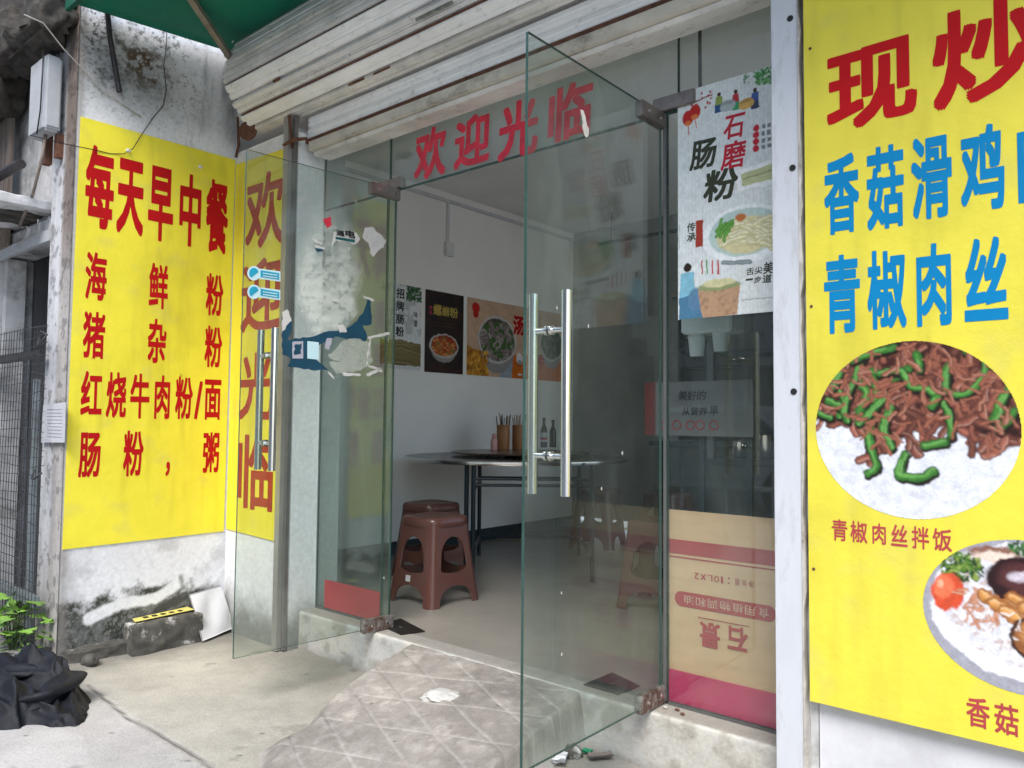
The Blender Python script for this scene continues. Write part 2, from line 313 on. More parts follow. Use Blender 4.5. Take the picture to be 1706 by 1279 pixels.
# ------------------------------------------------------------------ painted prints
class Paint:
    def __init__(s, w, h, col): s.w, s.h = w, h; s.c = np.zeros((h, w, 3)); s.c[:] = s2l(col); s.yy, s.xx = np.mgrid[0:h, 0:w].astype(float)
    def mask(s, m, col):
        m = np.clip(m, 0, 1)[..., None]; s.c = s.c*(1-m)+s2l(col)*m
    def ell(s, cx, cy, rx, ry, col, rot=0, soft=1.2, amt=1):
        dx, dy = s.xx-cx, s.yy-cy; c, n = math.cos(rot), math.sin(rot); u, v = (dx*c+dy*n)/rx, (-dx*n+dy*c)/ry
        s.mask((1-np.sqrt(u*u+v*v))*min(rx, ry)/soft*amt if amt == 1 else np.clip((1-np.sqrt(u*u+v*v))*min(rx, ry)/soft, 0, 1)*amt, col)
    def warp(s, amp, sc, seed, blur=True):
        X = s.xx+amp*2*(fbm(s.xx/s.w*sc, s.yy/s.w*sc, 1, 4, seed)-.5); Y = s.yy+amp*2*(fbm(s.xx/s.w*sc+50, s.yy/s.w*sc+50, 1, 4, seed+7)-.5)
        X = np.clip(X, 0, s.w-1.01); Y = np.clip(Y, 0, s.h-1.01); x0, y0 = X.astype(int), Y.astype(int); fx, fy = (X-x0)[..., None], (Y-y0)[..., None]; c = s.c
        s.c = (c[y0, x0]*(1-fx)+c[y0, x0+1]*fx)*(1-fy)+(c[y0+1, x0]*(1-fx)+c[y0+1, x0+1]*fx)*fy
        if blur: q = np.pad(s.c, ((1, 1), (1, 1), (0, 0)), 'edge'); s.c = (q[1:-1, 1:-1]*2+q[:-2, 1:-1]+q[2:, 1:-1]+q[1:-1, :-2]+q[1:-1, 2:])/6
        s.c = s.c*(.82+.36*fbm(s.xx/s.w*sc*2.5, s.yy/s.w*sc*2.5, 1, 4, seed+20))[..., None]
    def rect(s, x0, y0, x1, y1, col, amt=1): s.mask(((s.xx >= x0)*(s.xx <= x1)*(s.yy >= y0)*(s.yy <= y1))*amt, col)
    def poly(s, pts, col, amt=1):
        m = np.zeros_like(s.xx, bool); n = len(pts)
        for i in range(n):
            (x1, y1), (x2, y2) = pts[i], pts[(i+1) % n]
            if y1 == y2: continue
            m ^= ((s.yy > min(y1, y2)) & (s.yy <= max(y1, y2)) & (s.xx < x1+(s.yy-y1)*(x2-x1)/(y2-y1)))
        s.mask(m*amt, col)
    def strip(s, pts, wd, cd, cl, hi=None, clip=None):
        """a rounded strand: dark rim, lighter middle, thin bright line"""
        P = np.array(pts, float); x0, y0 = np.maximum(P.min(0)-wd-2, 0).astype(int); x1, y1 = (P.max(0)+wd+3).astype(int); x1 = min(x1, s.w); y1 = min(y1, s.h)
        if x1 <= x0 or y1 <= y0: return
        X, Y = s.xx[y0:y1, x0:x1], s.yy[y0:y1, x0:x1]; D = np.full(X.shape, 1e9); S = np.zeros(X.shape)
        for a, b in zip(P[:-1], P[1:]):
            d = b-a; L = d.dot(d)+1e-9; t = np.clip(((X-a[0])*d[0]+(Y-a[1])*d[1])/L, 0, 1); q = np.hypot(X-a[0]-t*d[0], Y-a[1]-t*d[1])
            sd = np.sign((X-a[0])*d[1]-(Y-a[1])*d[0]); S = np.where(q < D, sd*q, S); D = np.minimum(q, D)
        m = np.clip((wd-D)/1.2, 0, 1)
        if clip is not None: m = m*clip[y0:y1, x0:x1]
        t = np.clip(1-D/wd, 0, 1)[..., None]; colr = s2l(cd)*(1-t)+s2l(cl)*t
        if hi is not None: k = np.clip(1-np.abs(S/wd-.35)*4, 0, 1)[..., None]*.55; colr = colr*(1-k)+s2l(hi)*k
        m = m[..., None]; s.c[y0:y1, x0:x1] = s.c[y0:y1, x0:x1]*(1-m)+colr*m
    def speck(s, seed, sc, thr, col, amt=1, region=None):
        n = fbm(s.xx/s.w*sc, s.yy/s.w*sc, 1, 4, seed); m = sst(thr, thr+.06, n)*amt
        if region is not None: m = m*region
        s.mask(m, col)
    def ellmask(s, cx, cy, rx, ry, soft=1.5): return np.clip((1-np.hypot((s.xx-cx)/rx, (s.yy-cy)/ry))*min(rx, ry)/soft, 0, 1)
def smoothline(p, n=6):
    p = [np.array(q, float) for q in p]; p = [2*p[0]-p[1]]+p+[2*p[-1]-p[-2]]; o = []
    for i in range(1, len(p)-2):
        for t in np.linspace(0, 1, n, endpoint=False): o.append(tuple(.5*((2*p[i])+(-p[i-1]+p[i+1])*t+(2*p[i-1]-5*p[i]+4*p[i+1]-p[i+2])*t*t+(-p[i-1]+3*p[i]-3*p[i+1]+p[i+2])*t**3)))
    o.append(tuple(p[-2])); return o
def curl(r, x, y, L, ang, bend, n=6):
    p = [(x, y)]
    for i in range(n): x += math.cos(ang)*L/n; y += math.sin(ang)*L/n; ang += bend/n*r.uniform(.4, 1.6); p.append((x, y))
    return p
def print_obj(name, pt, TL, TR, BL, parent, mat=None, eps=(0, 0, 0), mask=None):
    """the painted canvas laid on the parallelogram TL-TR-BL; optional elliptical outline"""
    h, w_ = pt.h, pt.w; u = np.linspace(0, 1, w_)[None, :, None]; v = np.linspace(0, 1, h)[:, None, None]
    TL, TR, BL = map(np.array, (TL, TR, BL)); P = TL+(TR-TL)*u+(BL-TL)*v+np.array(eps)
    o = grid_obj(name, P, pt.c, mat or MT['print'], parent, smooth=False)
    if mask is not None:
        b = bmesh.new(); b.from_mesh(o.data); b.verts.ensure_lookup_table(); bmesh.ops.delete(b, geom=[b.verts[i] for i in np.nonzero(mask.ravel() <= 0)[0]], context='VERTS'); b.to_mesh(o.data); b.free()
    return o

# ================================================================== SETTING
XL, YF, XI = -4.135, -.17, -4.43       # outer side wall face, facade face, inner wall face
# ---- ground
def ground_z(x, y):
    z = -.20+.02*(fbm(x, y, 1.1, 3, 5)-.5)+.006*(fbm(x, y, 9, 3, 9)-.5)
    z = z+.05*sst(-3.9, -4.4, x)*sst(-.6, -1.1, y)
    return z
def polyd(px, py, pts):
    D = np.full(px.shape, 1e9)
    for (ax, ay), (bx_, by) in zip(pts[:-1], pts[1:]):
        dx, dy = bx_-ax, by-ay; t = np.clip(((px-ax)*dx+(py-ay)*dy)/(dx*dx+dy*dy+1e-9), 0, 1); D = np.minimum(D, np.hypot(px-ax-t*dx, py-ay-t*dy))
    return D
gx = np.arange(-5.6, .9, .012); gy = np.arange(-2.6, -.02, .012); X, Y = np.meshgrid(gx, gy)
Z = ground_z(X, Y)
wob = .015*(fbm(X, Y, 7, 3, 40)-.5)
crack = [on(145, 1140, 2, -.2)[:2], on(215, 1195, 2, -.2)[:2], on(300, 1240, 2, -.2)[:2], on(365, 1285, 2, -.2)[:2], (-2.2, -1.7)]
cdist = polyd(X+wob, Y+wob, crack)
Z = Z-.008*np.exp(-(cdist/.006)**2)
_ca, _cb = crack[0], crack[3]; _cn = np.array([-(_cb[1]-_ca[1]), _cb[0]-_ca[0]]); _cn = _cn/np.linalg.norm(_cn); _cn = _cn if _cn[1] > 0 else -_cn
def inner_w(X, Y): return sst(-.05, .05, (X-_ca[0])*_cn[0]+(Y-_ca[1])*_cn[1]+.05*(fbm(X, Y, 6, 4, 62)-.5))
n1, n2, n3 = fbm(X, Y, 1.6, 5, 11), fbm(X, Y, 8, 5, 21), fbm(X, Y, 40, 3, 31)
g = .44+.22*(n1-.5)+.16*(n2-.5)+.06*(n3-.5)
g = g*.84; g = g*1.10; wq = .012*inner_w(X, Y); Cg = np.stack([g*(1.03+wq), g*.985, g*(.93-2*wq)], -1)
inner = inner_w(X, Y)     # the slab next to the shop is warmer and browner
Cg *= (1-.02*inner)[..., None]; Cg[..., 2] *= 1-.07*inner
pale = sst(.5, .62, fbm(X*.6+Y, Y*.9-X*.4, 5, 5, 61)); Cg = Cg*(1-.0*pale[..., None])+(pale*(1-inner))[..., None]*.05
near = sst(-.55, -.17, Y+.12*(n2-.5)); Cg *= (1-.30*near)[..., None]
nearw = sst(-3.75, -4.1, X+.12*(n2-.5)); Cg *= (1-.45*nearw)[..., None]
Cg *= (1-.8*sst(.68, .76, n2)*.35)[..., None]
Cg *= (1-.72*np.exp(-(cdist/.007)**2))[..., None]
dots = fbm(X, Y, 26, 2, 77); Cg *= (1-.75*sst(.90, .92, dots))[..., None]
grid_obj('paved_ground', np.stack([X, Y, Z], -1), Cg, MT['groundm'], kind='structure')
g0 = MB()
for a in ((-60, -5.595, -60, 60), (.885, 60, -60, -.02), (-5.6, .89, -5.2, -2.585)): g0.box(a[0], a[1], a[2], a[3], -.4, -.215)
g0.build('forecourt', MT['groundm'] if False else M('forecourt_concrete', (.50, .49, .46), .9, var=.15, scale=3, bmp=.3))['kind'] = 'structure'
bx('road', MT['asphalt'], None, -60, 60, -60, -5.2, -.35, -.212)['kind'] = 'structure'
# ---- ramp with incised diamond grooves
rx = np.arange(-3.0, -1.3, .005); ry = np.arange(-1.55, -.075, .005); X, Y = np.meshgrid(rx, ry)
t = sst(0, 1, (-.10-Y)/1.35); zr = -.004-.200*np.clip((-.10-Y)/1.12, 0, 1)**.95
nb = fbm(X, Y, 5, 4, 3)
lx = -2.66+.02*np.clip((-.1-Y)/1.2, 0, 1)+.09*(nb-.5); rxx = -1.66+.04*np.clip((-.1-Y)/1.2, 0, 1)+.05*(nb-.5)
inside = np.minimum(sst(0, 1, (X-lx)/(.05+.16*sst(-.35, -.75, Y))), sst(0, .035, rxx-X)); inside = inside*sst(-1.36, -1.16, Y+.16*(nb-.5)-.36*sst(-2.1, -2.55, X))
gz = ground_z(X, Y); Z = gz-.02+(zr-gz+.02)*inside+.004*(fbm(X, Y, 12, 4, 8)-.5)
def lines(c, p, ww): d = np.abs((c/p) % 1-.5)*p; return np.exp(-((p/2-d)/ww)**2)
wv = .02*(fbm(X, Y, 3, 3, 15)-.5)
a1, a2 = R_(-22), R_(16)
L1 = lines(-(X+wv)*math.sin(a1)+(Y+wv)*math.cos(a1), .142, .0048); L2 = lines(-X*math.sin(a2)+(Y-wv)*math.cos(a2), .188, .0048)
gr = np.maximum(L1, L2)*sst(.25, .4, fbm(X, Y, 2.5, 3, 19))
brk = .35+.65*sst(.30, .5, fbm(X, Y, 9, 4, 191)); gr = gr*brk; Z = Z-.004*gr*inside+.0012*(fbm(X, Y, 45, 4, 192)-.5)
n1, n2 = fbm(X, Y, 3, 5, 71), fbm(X, Y, 14, 5, 81)
g = .275+.18*(n1-.5)+.10*(n2-.5); lt = sst(-2.45, -2.2, X+.2*(n1-.5)); g = g+.03*L2*n2*2*brk+.03*L1*lt*brk-.025*sst(.52, .40, fbm(X, Y, 30, 4, 197))-.08*L1*(1-lt)*(n2 > .42); g = g-.12*sst(-2.35, -2.6, X)*sst(-.6, -.95, Y)*sst(.35, .55, n2)
g = g+.05*sst(-1.3, -.5, Y)-.05*sst(-.45, -.12, Y)
top_ = sst(.62, .7, n2)*.06; g = g+top_
g = g*1.0; g = g*.92; Cr = np.stack([g*1.07, g*.97, g*.85], -1); Cr *= (1+.40*(fbm(X, Y, 45, 5, 195, .7)-.5))[..., None]; Cr *= (1-.16*sst(.45, .75, fbm(X, Y, 4, 6, 171)))[..., None]; Cr += (.05*sst(.55, .75, fbm(X, Y, 22, 5, 181)))[..., None]*inside[..., None]; Cr += (.065*np.maximum(L1*lt, L2)*brk)[..., None]; pass
Cr *= (1-.5*sst(.88, .91, fbm(X, Y, 22, 2, 99)))[..., None]
gcol = np.stack([.46*1.05, .46*.985, .46*.9])*(.85+.3*n1[..., None]); bl = sst(.0, .75, inside+.3*(n2-.5))[..., None]; Cr = Cr*bl+gcol*(1-bl)
grid_obj('ramp', np.stack([X, Y, Z], -1), Cr, MT['rampm'], kind='structure')
# ---- raised threshold under the shop front
def step_piece(x0, x1, seed):
    xs = np.arange(x0, x1+.001, .012); prof = [(-.10, -.30)]+[(-.10, z) for z in np.linspace(-.26, -.012, 22)]+[(-.097, -.004), (-.088, 0)]+[(y, .001) for y in np.linspace(-.07, .0, 6)]
    P = np.array([[(x, y, z) for x in xs] for y, z in prof]); X, Zz = P[..., 0], P[..., 2]
    S_ = np.arange(len(prof))[:, None]*.012+0*X
    n1, n2 = fbm(X, S_, 3.5, 5, seed), fbm(X, S_, 16, 5, seed+9)
    P[..., 1] -= .006*(n2-.5)
    base = .50+.16*(n1-.5); C = np.stack([base*1.04, base*1.0, base*.90], -1)
    blu = sst(.5, .62, fbm(X, S_, 5, 4, seed+20))[..., None]*.5; C = C*(1-blu)+np.array([.42, .44, .45])*blu
    drt = sst(.52, .68, n2)[..., None]*.45; C = C*(1-drt)+np.array([.22, .19, .14])*drt
    topm = (P[..., 2] > -.002)[..., None]*.8; C = C*(1-topm)+np.array([.24, .22, .19])*(.7+.6*n2[..., None])*topm
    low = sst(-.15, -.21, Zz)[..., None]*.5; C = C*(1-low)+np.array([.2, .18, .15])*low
    return P, C
P, C_ = step_piece(-3.50, -.915, 300); grid_obj('threshold_step', P, C_, MA('old_white_painted_step', .85, 60, .15, .6, .006), kind='structure')
bx('bounce_ground', M('bounce_ground_concrete', (.58, .57, .55), .9), None, .70, 12, .2, 16, -.3, -.2)['kind'] = 'structure'  # unseen pale ground added to bounce daylight into the dining room
bx('shop_floor', MT['shopfl'], None, -4.43, .7, 0, 3.72, -.1, -.001)['kind'] = 'structure'

# ================================================================== SHOP BUILDING
shop = thing('shop_building', 'whitewashed street shop with a glass front and a grey dining room inside', 'shop', (-2.2, 0, 0))
bx('interior_wall', MT['whitew'], shop, -4.50, XI, .002, 3.72, .10, 2.86)
bx('skirting', MT['dado'], shop, -4.52, XI+.012, .004, 3.69, 0, .10)
bx('ceiling', MT['ceil'], shop, -4.5, .7, .14, 3.72, 2.862, 2.95)
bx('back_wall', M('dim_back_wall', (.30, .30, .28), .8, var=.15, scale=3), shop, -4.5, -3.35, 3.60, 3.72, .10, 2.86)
bx('back_wall', bpy.data.materials['dim_back_wall'], shop, -3.348, -.9, 3.602, 3.718, 2.12, 2.861)  # back wall stops short on the unseen right, gap added for sky light
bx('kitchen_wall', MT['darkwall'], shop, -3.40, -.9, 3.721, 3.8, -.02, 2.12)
bx('side_wall_inside', MT['whitew'], shop, .60, .70, .201, .30, 0, 2.86); bx('side_wall_inside', MT['whitew'], shop, .60, .70, 3.40, 3.60, 0, 2.86); bx('side_wall_inside', MT['whitew'], shop, .60, .70, .301, 3.399, -.19, .03); bx('side_wall_inside', MT['whitew'], shop, .60, .70, .301, 3.399, 2.80, 2.86)  # unseen side of the room, its wide opening added to let daylight in
bx('added_opening_frame', MT['frame'], shop, .63, .67, 1.93, 1.97, .031, 2.799)  # upright in the side opening added for daylight
bx('facade_wall', MT['whitew'], shop, -4.43, 1.2, -.165, .138, 2.66, 3.9)
bx('facade_wall', M('pale_whitewash', (.66, .66, .69), .8, var=.06, scale=3, bmp=.2, dirt=(.45, .45, .46), dscale=2, damt=(.55, .8)), shop, -.80, 1.2, YF, .2, -.3, 2.658)
tag(shop, None)
ja = np.arange(.0, 1, .01)
# left facade piece with jamb (painted plaster)
def wall_grid(name, o, u, v, nu, nv, colf, parent, mat, thick=None):
    o, u, v = map(np.array, (o, u, v)); a = np.linspace(0, 1, nu)[None, :, None]; b = np.linspace(0, 1, nv)[:, None, None]; P = o+u*a+v*b
    return grid_obj(name, P, colf(P), mat, parent, back=thick)
def plaster_col(P, horiz):
    h, z = P[..., horiz], P[..., 2]; n1, n2, n3 = fbm(h, z, 3, 5, 5), fbm(h, z, 11, 6, 6, .65), fbm(h*1.0, z*.25, 14, 4, 7)
    g = .66+.08*(n1-.5)+.05*(n3-.5); C = np.stack([g*1.12, g*1.12, g*1.13], -1)
    m = sst(.02+.12, -.16, z-.25*(n2-.5)-.08*(n1-.5))[..., None]*.85; C = C*(1-m)+np.array([.10, .10, .08])*(0.5+n2[..., None])*m
    return C
wall_grid('facade_wall', (XL+.001, YF, -.3), (XL*-1-3.505, 0, 0), (0, 0, 2.86), 70, 260, lambda P: plaster_col(P, 0), shop, MT['mould'], (0, .31, 0))
wall_grid('jamb', (-3.503, YF+.001, -.3), (0, .168, 0), (0, 0, 2.84), 30, 260, lambda P: plaster_col(P, 1)*1.15, shop, MT['mould'], (-.06, 0, 0))
bx('reflection_screen', MT['darkwall'], shop, -.868, -.85, .141, 1.45, 0, 2.855)  # unseen dark screen added so the right door reflects darkness
# conduit and switch box on the inside wall
bx('conduit', M('white_trunking', (.66, .66, .65), .5, bmp=0), shop, XI, XI+.018, *( (lambda y: (y-.012, y+.012))(on(745, 360, 0, XI)[1])), on(745, 405, 0, XI)[2], 2.80)
yb = on(746, 415, 0, XI)[1]; zb = on(746, 415, 0, XI)[2]
bx('junction_box', M('white_switch_box', (.68, .68, .66), .4, bmp=0), shop, XI, XI+.035, yb-.045, yb+.045, zb-.06, zb+.055, bev=.004)
bx('trunking', M('white_trunking_long', (.60, .60, .59), .5, bmp=0), shop, XI, XI+.022, .15, 3.59, 2.775, 2.80)

# ---- side wall (stained)
sw = thing('stained_side_wall', 'whitewashed wall black with mould at its top and foot, carrying the yellow breakfast menu', 'wall', (-4.25, -.6, -.2))
def side_col(P):
    y, z = P[..., 1], P[..., 2]; n1, n2, n3, n4 = fbm(y, z, 3, 6, 51), fbm(y, z, 12, 6, 52, .68), fbm(y*1.0, z*.18, 13, 4, 53), fbm(y, z, 34, 5, 54, .7)
    g = .76+.08*(n1-.5)+.08*(n3-.5); C = np.stack([g*.985, g*.985, g*1.01], -1)
    n5 = fbm(y, z, 75, 4, 58, .7)
    def mx(m, c): 
        nonlocal C; m = np.clip(m, 0, 1)[..., None]; C = C*(1-m)+np.array(c)*m
    # mould under the awning: grey cloud on the outer half, speckles above
    cloud = np.exp(-((z-2.80)/.17)**2)*sst(-.35, -.75, y+.25*(n1-.5)); mx(cloud*(.15+.75*n2+.6*n5)*.95, (.10, .105, .10))
    mx(sst(2.52, 2.75, z)*sst(3.02, 2.78, z)*.5*n1, (.30, .31, .32))
    mx(sst(.55, .66, n5*.75+.25*n2)*sst(2.6, 2.78, z+.3*(n1-.5))*sst(.35, .6, fbm(y, z, 5, 3, 66))*(.25+.75*sst(-.35, -.6, y))*.9, (.05, .05, .045)); mx(sst(.60, .66, n4)*sst(2.7, 2.85, z+.3*(n1-.5))*sst(-.3, -.6, y)*.7, (.06, .06, .055))
    mx(sst(.62, .70, n5)*sst(2.5, 2.6, z)*.35*sst(-.25, -.6, y), (.12, .12, .12)); mx(sst(.40, .75, n3*.6+n1*.4)*sst(2.55, 2.7, z)*sst(3.05, 2.9, z)*.55, (.33, .335, .34))
    mx(np.exp(-((y+.70+.3*(z-2.85))/.13)**2-((z-2.9)/.11)**2)*sst(.42, .56, n4)*1.2, (.09, .06, .035))
    mx(sst(.62, .80, n3)*sst(2.4, 2.5, z)*.45, (.2, .2, .2))
    mx(np.exp(-((y+.2)/.05)**2)*sst(2.5, 2.7, z)*.6*n2*1.5, (.09, .09, .085))
    # below the menu: thin grey clouds, then black foot with a repainted white sweep
    mx(sst(.5, .72, fbm(y, z, 6, 5, 57))*sst(.42, .30, z)*.5, (.33, .33, .33))
    edge = .10+.12*(n1-.5)+.20*(n2-.5); foot = sst(edge+.02, edge-.05, z)*sst(-.16, -.30, y)
    mx(foot*(.5+.6*n2+.3*n5), (.045, .048, .038)); mx(foot*sst(.54, .66, n5)*.6, (.30, .30, .28))
    sp = [on(150, 1030, 0, XL)[1:], on(200, 1006, 0, XL)[1:], on(258, 997, 0, XL)[1:], on(292, 975, 0, XL)[1:], on(312, 955, 0, XL)[1:]]
    d = polyd(y+.015*(n2-.5), z+.015*(n2-.5), sp); mx(sst(.040, .022, d+.02*(n4-.5)+.012*(n1-.5)), (.78, .78, .79)); 
    dk = polyd(y, z, [on(262, 1018, 0, XL)[1:], on(308, 992, 0, XL)[1:]]); mx(sst(.03, .015, dk+.02*(n2-.5))*.9, (.06, .06, .055))
    d2 = polyd(y, z, [on(302, 962, 0, XL)[1:], on(303, 975, 0, XL)[1:]]); mx(sst(.03, .0, d2+.05*(n2-.4))*.7, (.09, .09, .085)); d3 = polyd(y, z, [on(318, 965, 0, XL)[1:], on(320, 978, 0, XL)[1:]]); mx(sst(.025, .0, d3+.05*(n4-.4))*.6, (.12, .12, .11))
    mx(np.exp(-((y+1.02)/.02)**2)*.6, (.25, .22, .2))
    return C
wall_grid('wall_face', (XL, -1.035, -.35), (0, .868, 0), (0, 0, 3.75), 190, 800, side_col, sw, MT['mould'], (-.05, 0, 0))
def end_col(P):
    x, z = P[..., 0], P[..., 2]; n1, n2, n3 = fbm(x, z, 6, 5, 91), fbm(x, z*.12, 22, 5, 92), fbm(x, z, 25, 5, 93)
    g = .36+.25*(n2-.5)+.1*(n3-.5); C = np.stack([g*1.05, g*.99, g*.94], -1)
    wht = sst(XL-.12, XL-.17, x+.02*(n3-.5))*sst(-.1, .6, z); m = (wht*.8)[..., None]; C = C*(1-m)+np.array([.55, .56, .58])*(0.75+.5*n2[..., None])*m
    br = sst(1.4, 2.2, z+.3*(n1-.5))*sst(XL-.16, XL-.1, x)*.85; m = br[..., None]; C = C*(1-m)+np.array([.13, .095, .075])*(.6+.8*n2[..., None])*m
    dk = sst(.56, .66, n3)*.6; C = C*(1-dk[..., None]*.75)
    return C
wall_grid('wall_end', (XI, -1.037, -.35), (.29, 0, 0), (0, 0, 3.75), 60, 500, end_col, sw, MT['mould'], (0, .06, 0))
bx('wall_core', MT['grime'], sw, XI, XL-.052, -.975, -.168, -.35, 3.4)
bx('wall_top_moulding', MT['grime'], sw, XI-.02, XL+.02, -1.06, -.17, 3.4, 3.46)

# ================================================================== SIGNS
def pl_side(off): return (lambda px, py: on(px, py, 0, XL+off)), (1, 0, 0)
def pl_fac(off): return (lambda px, py: on(px, py, 1, YF-off)), (0, -1, 0)
def pl_y(y): return (lambda px, py: on(px, py, 1, y)), (0, -1, 0)
def sign_panel(name, TL, TR, BL, parent, nrm, nx=60, nz=140, thick=.003, grime=1.0, seed=0, pale=0):
    TL, TR, BL = map(np.array, (TL, TR, BL)); a = np.linspace(0, 1, nx)[None, :, None]; b = np.linspace(0, 1, nz)[:, None, None]; P = TL+(TR-TL)*a+(BL-TL)*b
    h = P[..., 0]+P[..., 1]; z = P[..., 2]; n1, n2, n3 = fbm(h, z, 2, 4, 110+seed), fbm(h, z, 9, 5, 120+seed), fbm(h*1.0, z*.12, 16, 4, 130+seed)
    C = np.ones(P.shape)*np.array(YEL); C = C*(1-.10*grime*(n1-.5))[..., None]; C = C*(1-.12*grime*sst(.5, .8, n3))[..., None]
    C = C*(1-.16*grime*sst(.55, .75, fbm(h, z, 1.3, 5, 160+seed)))[..., None]; C = C*(1-.5*grime*sst(.885, .93, fbm(h, z, 17, 3, 150+seed)))[..., None]
    m = (sst(.56, .8, n2)*.2*grime)[..., None]; C = C*(1-m)+np.array([.5, .45, .2])*m
    wv = (.0003*(fbm(h*1.0, z*.4, 3, 3, 140+seed)-.5))[..., None]*np.array(nrm); C = (C*(1-pale)+np.array([.86, .80, .25])*pale)*(1-pale)
    return grid_obj(name, P+wv, C, MT['signm'], parent, smooth=False, back=-np.array(nrm)*thick)
s1 = thing('breakfast_menu_sign', 'yellow menu sheet with red characters 每天早中餐 on the stained side wall', 'sign', (XL, -.6, .35))
TLp, TRp, BLp = on(133.6, 192, 0, XL+.006), on(392, 266, 0, XL+.006), on(101, 915, 0, XL+.006)
TRp = np.array([XL+.006, -.176, TRp[2]]); TLp = np.array([XL+.006, -1.02, 2.515]); BLp = np.array([XL+.006, -1.03, .357])
sign_panel('sheet', TLp, TRp, BLp, s1, (1, 0, 0), 70, 180)
PS = pl_side(.0063)
for row in ([('每', 142, 190, 243, 381), ('天', 195, 240, 266, 391), ('早', 247, 289, 278, 402), ('中', 299, 335, 290, 411), ('餐', 343, 380, 300, 422)],):
    sign_chars('lettering', row, PS, MT['red'], s1, .034)
for row in ([('海', 142, 178, 420, 500), ('鲜', 248, 280, 439, 514), ('粉', 343, 372, 456, 526)],
            [('猪', 138, 175, 519, 597), ('杂', 246, 277, 531, 605), ('粉', 341, 370, 543, 612)],
            [('红', 134.5, 170, 618, 691), ('烧', 177, 210.5, 620, 696), ('牛', 217, 249, 622, 697), ('肉', 257.5, 283, 625, 698), ('粉', 292, 321, 627, 698), ('/', 324, 337, 635, 698), ('面', 340.5, 368, 632, 699)],
            [('肠', 131, 167.5, 720, 795), ('粉', 205.5, 239, 717, 793), ('，', 276, 283, 769, 793), ('粥', 338, 365, 720, 787)]):
    sign_chars('lettering', row, PS, MT['red'], s1, .026)
s2 = thing('welcome_sign_strip', 'tall yellow strip reading 欢迎光临 downwards, behind the open left glass door', 'sign', (-3.8, YF, .38))
sign_panel('sheet', (XL+.012, YF-.006, 2.49), (-3.575, YF-.006, 2.47), (XL+.012, YF-.006, .375), s2, (0, -1, 0), 50, 160, seed=5)
sign_chars('lettering', [('欢', 410, 474, 287, 411), ('迎', 402, 469, 430, 551), ('光', 399, 456, 587, 699), ('临', 396, 457, 722, 850)], pl_fac(.0063), MT['redwash'], s2, .022)
s3 = thing('stir_fry_menu_sign', 'large yellow sign with blue dish names and printed rice dishes, beside the white pillar strip', 'sign', (.2, -.2, .2))
pr = np.arange(0, 1)
ZS0 = on(1352, 1168, 1, -.206)[2]
sign_panel('sheet', (-.812, -.206, 2.9), (1.1, -.206, 2.9), (-.812, -.206, ZS0), s3, (0, -1, 0), 160, 240, .006, seed=9, pale=.10, grime=1.1)
P3 = pl_y(-.2063)
sign_chars('lettering', [('现', 1377, 1528, 74, 208), ('炒', 1553, 1728, 2, 168)], P3, MT['red'], s3, .03)
sign_chars('lettering', [('香', 1373, 1431.5, 257, 389), ('菇', 1444, 1506, 242, 381), ('滑', 1518, 1586, 225, 364), ('鸡', 1600, 1673.5, 208, 351), ('肉', 1695, 1775, 192, 334)], P3, MT['blue'], s3, .03)
sign_chars('lettering', [('青', 1373, 1433, 424, 555), ('椒', 1445, 1510, 415, 548), ('肉', 1527, 1585, 405, 543), ('丝', 1606, 1679, 395, 534)], P3, MT['blue'], s3, .03)
sign_chars('lettering', [('青', 1386, 1412, 865, 901), ('椒', 1417, 1445, 868, 904), ('肉', 1453.6, 1476, 871.6, 906.5), ('丝', 1484.5, 1512, 874, 910), ('拌', 1519, 1548, 877, 914.5), ('饭', 1554, 1586, 880.5, 918)], P3, MT['cardred'], s3, .016)
sign_chars('lettering', [('香', 1610, 1649, 1162, 1212), ('菇', 1657, 1697, 1173, 1224)], P3, MT['cardred'], s3, .016)
for i, (px, py) in enumerate(((1349, 80), (1355, 948), (1351, 510))):
    p = on(px, py, 1, -.21); p[1] = -.2055; MB().tube([p, p+np.array([0, -.002, 0])], .0045, 10).build('screw', MT['rust'], s3)

# -- food picture 1: green pepper with shredded pork on rice
W, Hh = 300, 300; pt = Paint(W, Hh, (.86, .87, .90)); r = random.Random(3)
n_ = fbm(pt.xx/W, pt.yy/W, 9, 5, 400); pt.c *= (.90+.16*n_)[..., None]
pt.c *= (1-.10*sst(.5, .7, fbm(pt.xx/W, pt.yy/W, 26, 4, 401)))[..., None]
bot = 178+34*np.sin(pt.xx/W*7.2+.4)+22*(fbm(pt.xx/W, pt.yy*0, 6, 3, 410)-.5)
bot = np.where(pt.xx < 80, 118+(pt.xx/80)*44, bot); bot = np.where(pt.xx > 215, np.minimum(bot, 192-.25*(pt.xx-215)), bot)
meat = sst(4, -4, pt.yy-bot); pt.mask(meat, (.24, .12, .10)); pt.speck(412, 16, .5, (.40, .22, .17), .8, meat); pt.speck(414, 24, .6, (.12, .07, .07), .8, meat)
for i in range(260):
    x, y = r.uniform(-5, 300), r.uniform(-5, 225)
    if y > bot[min(299, max(0, int(y))), min(299, max(0, int(x)))]-2: continue
    b_ = r.uniform(.75, 1.15)
    pt.strip(curl(r, x, y, r.uniform(22, 46), r.uniform(.1, 3.0), r.uniform(-1.2, 1.2)), r.uniform(4.2, 8.0), (.26*b_, .13*b_, .11*b_), (.58*b_, .35*b_, .28*b_), (.80, .64, .57) if r.random() < .45 else None)
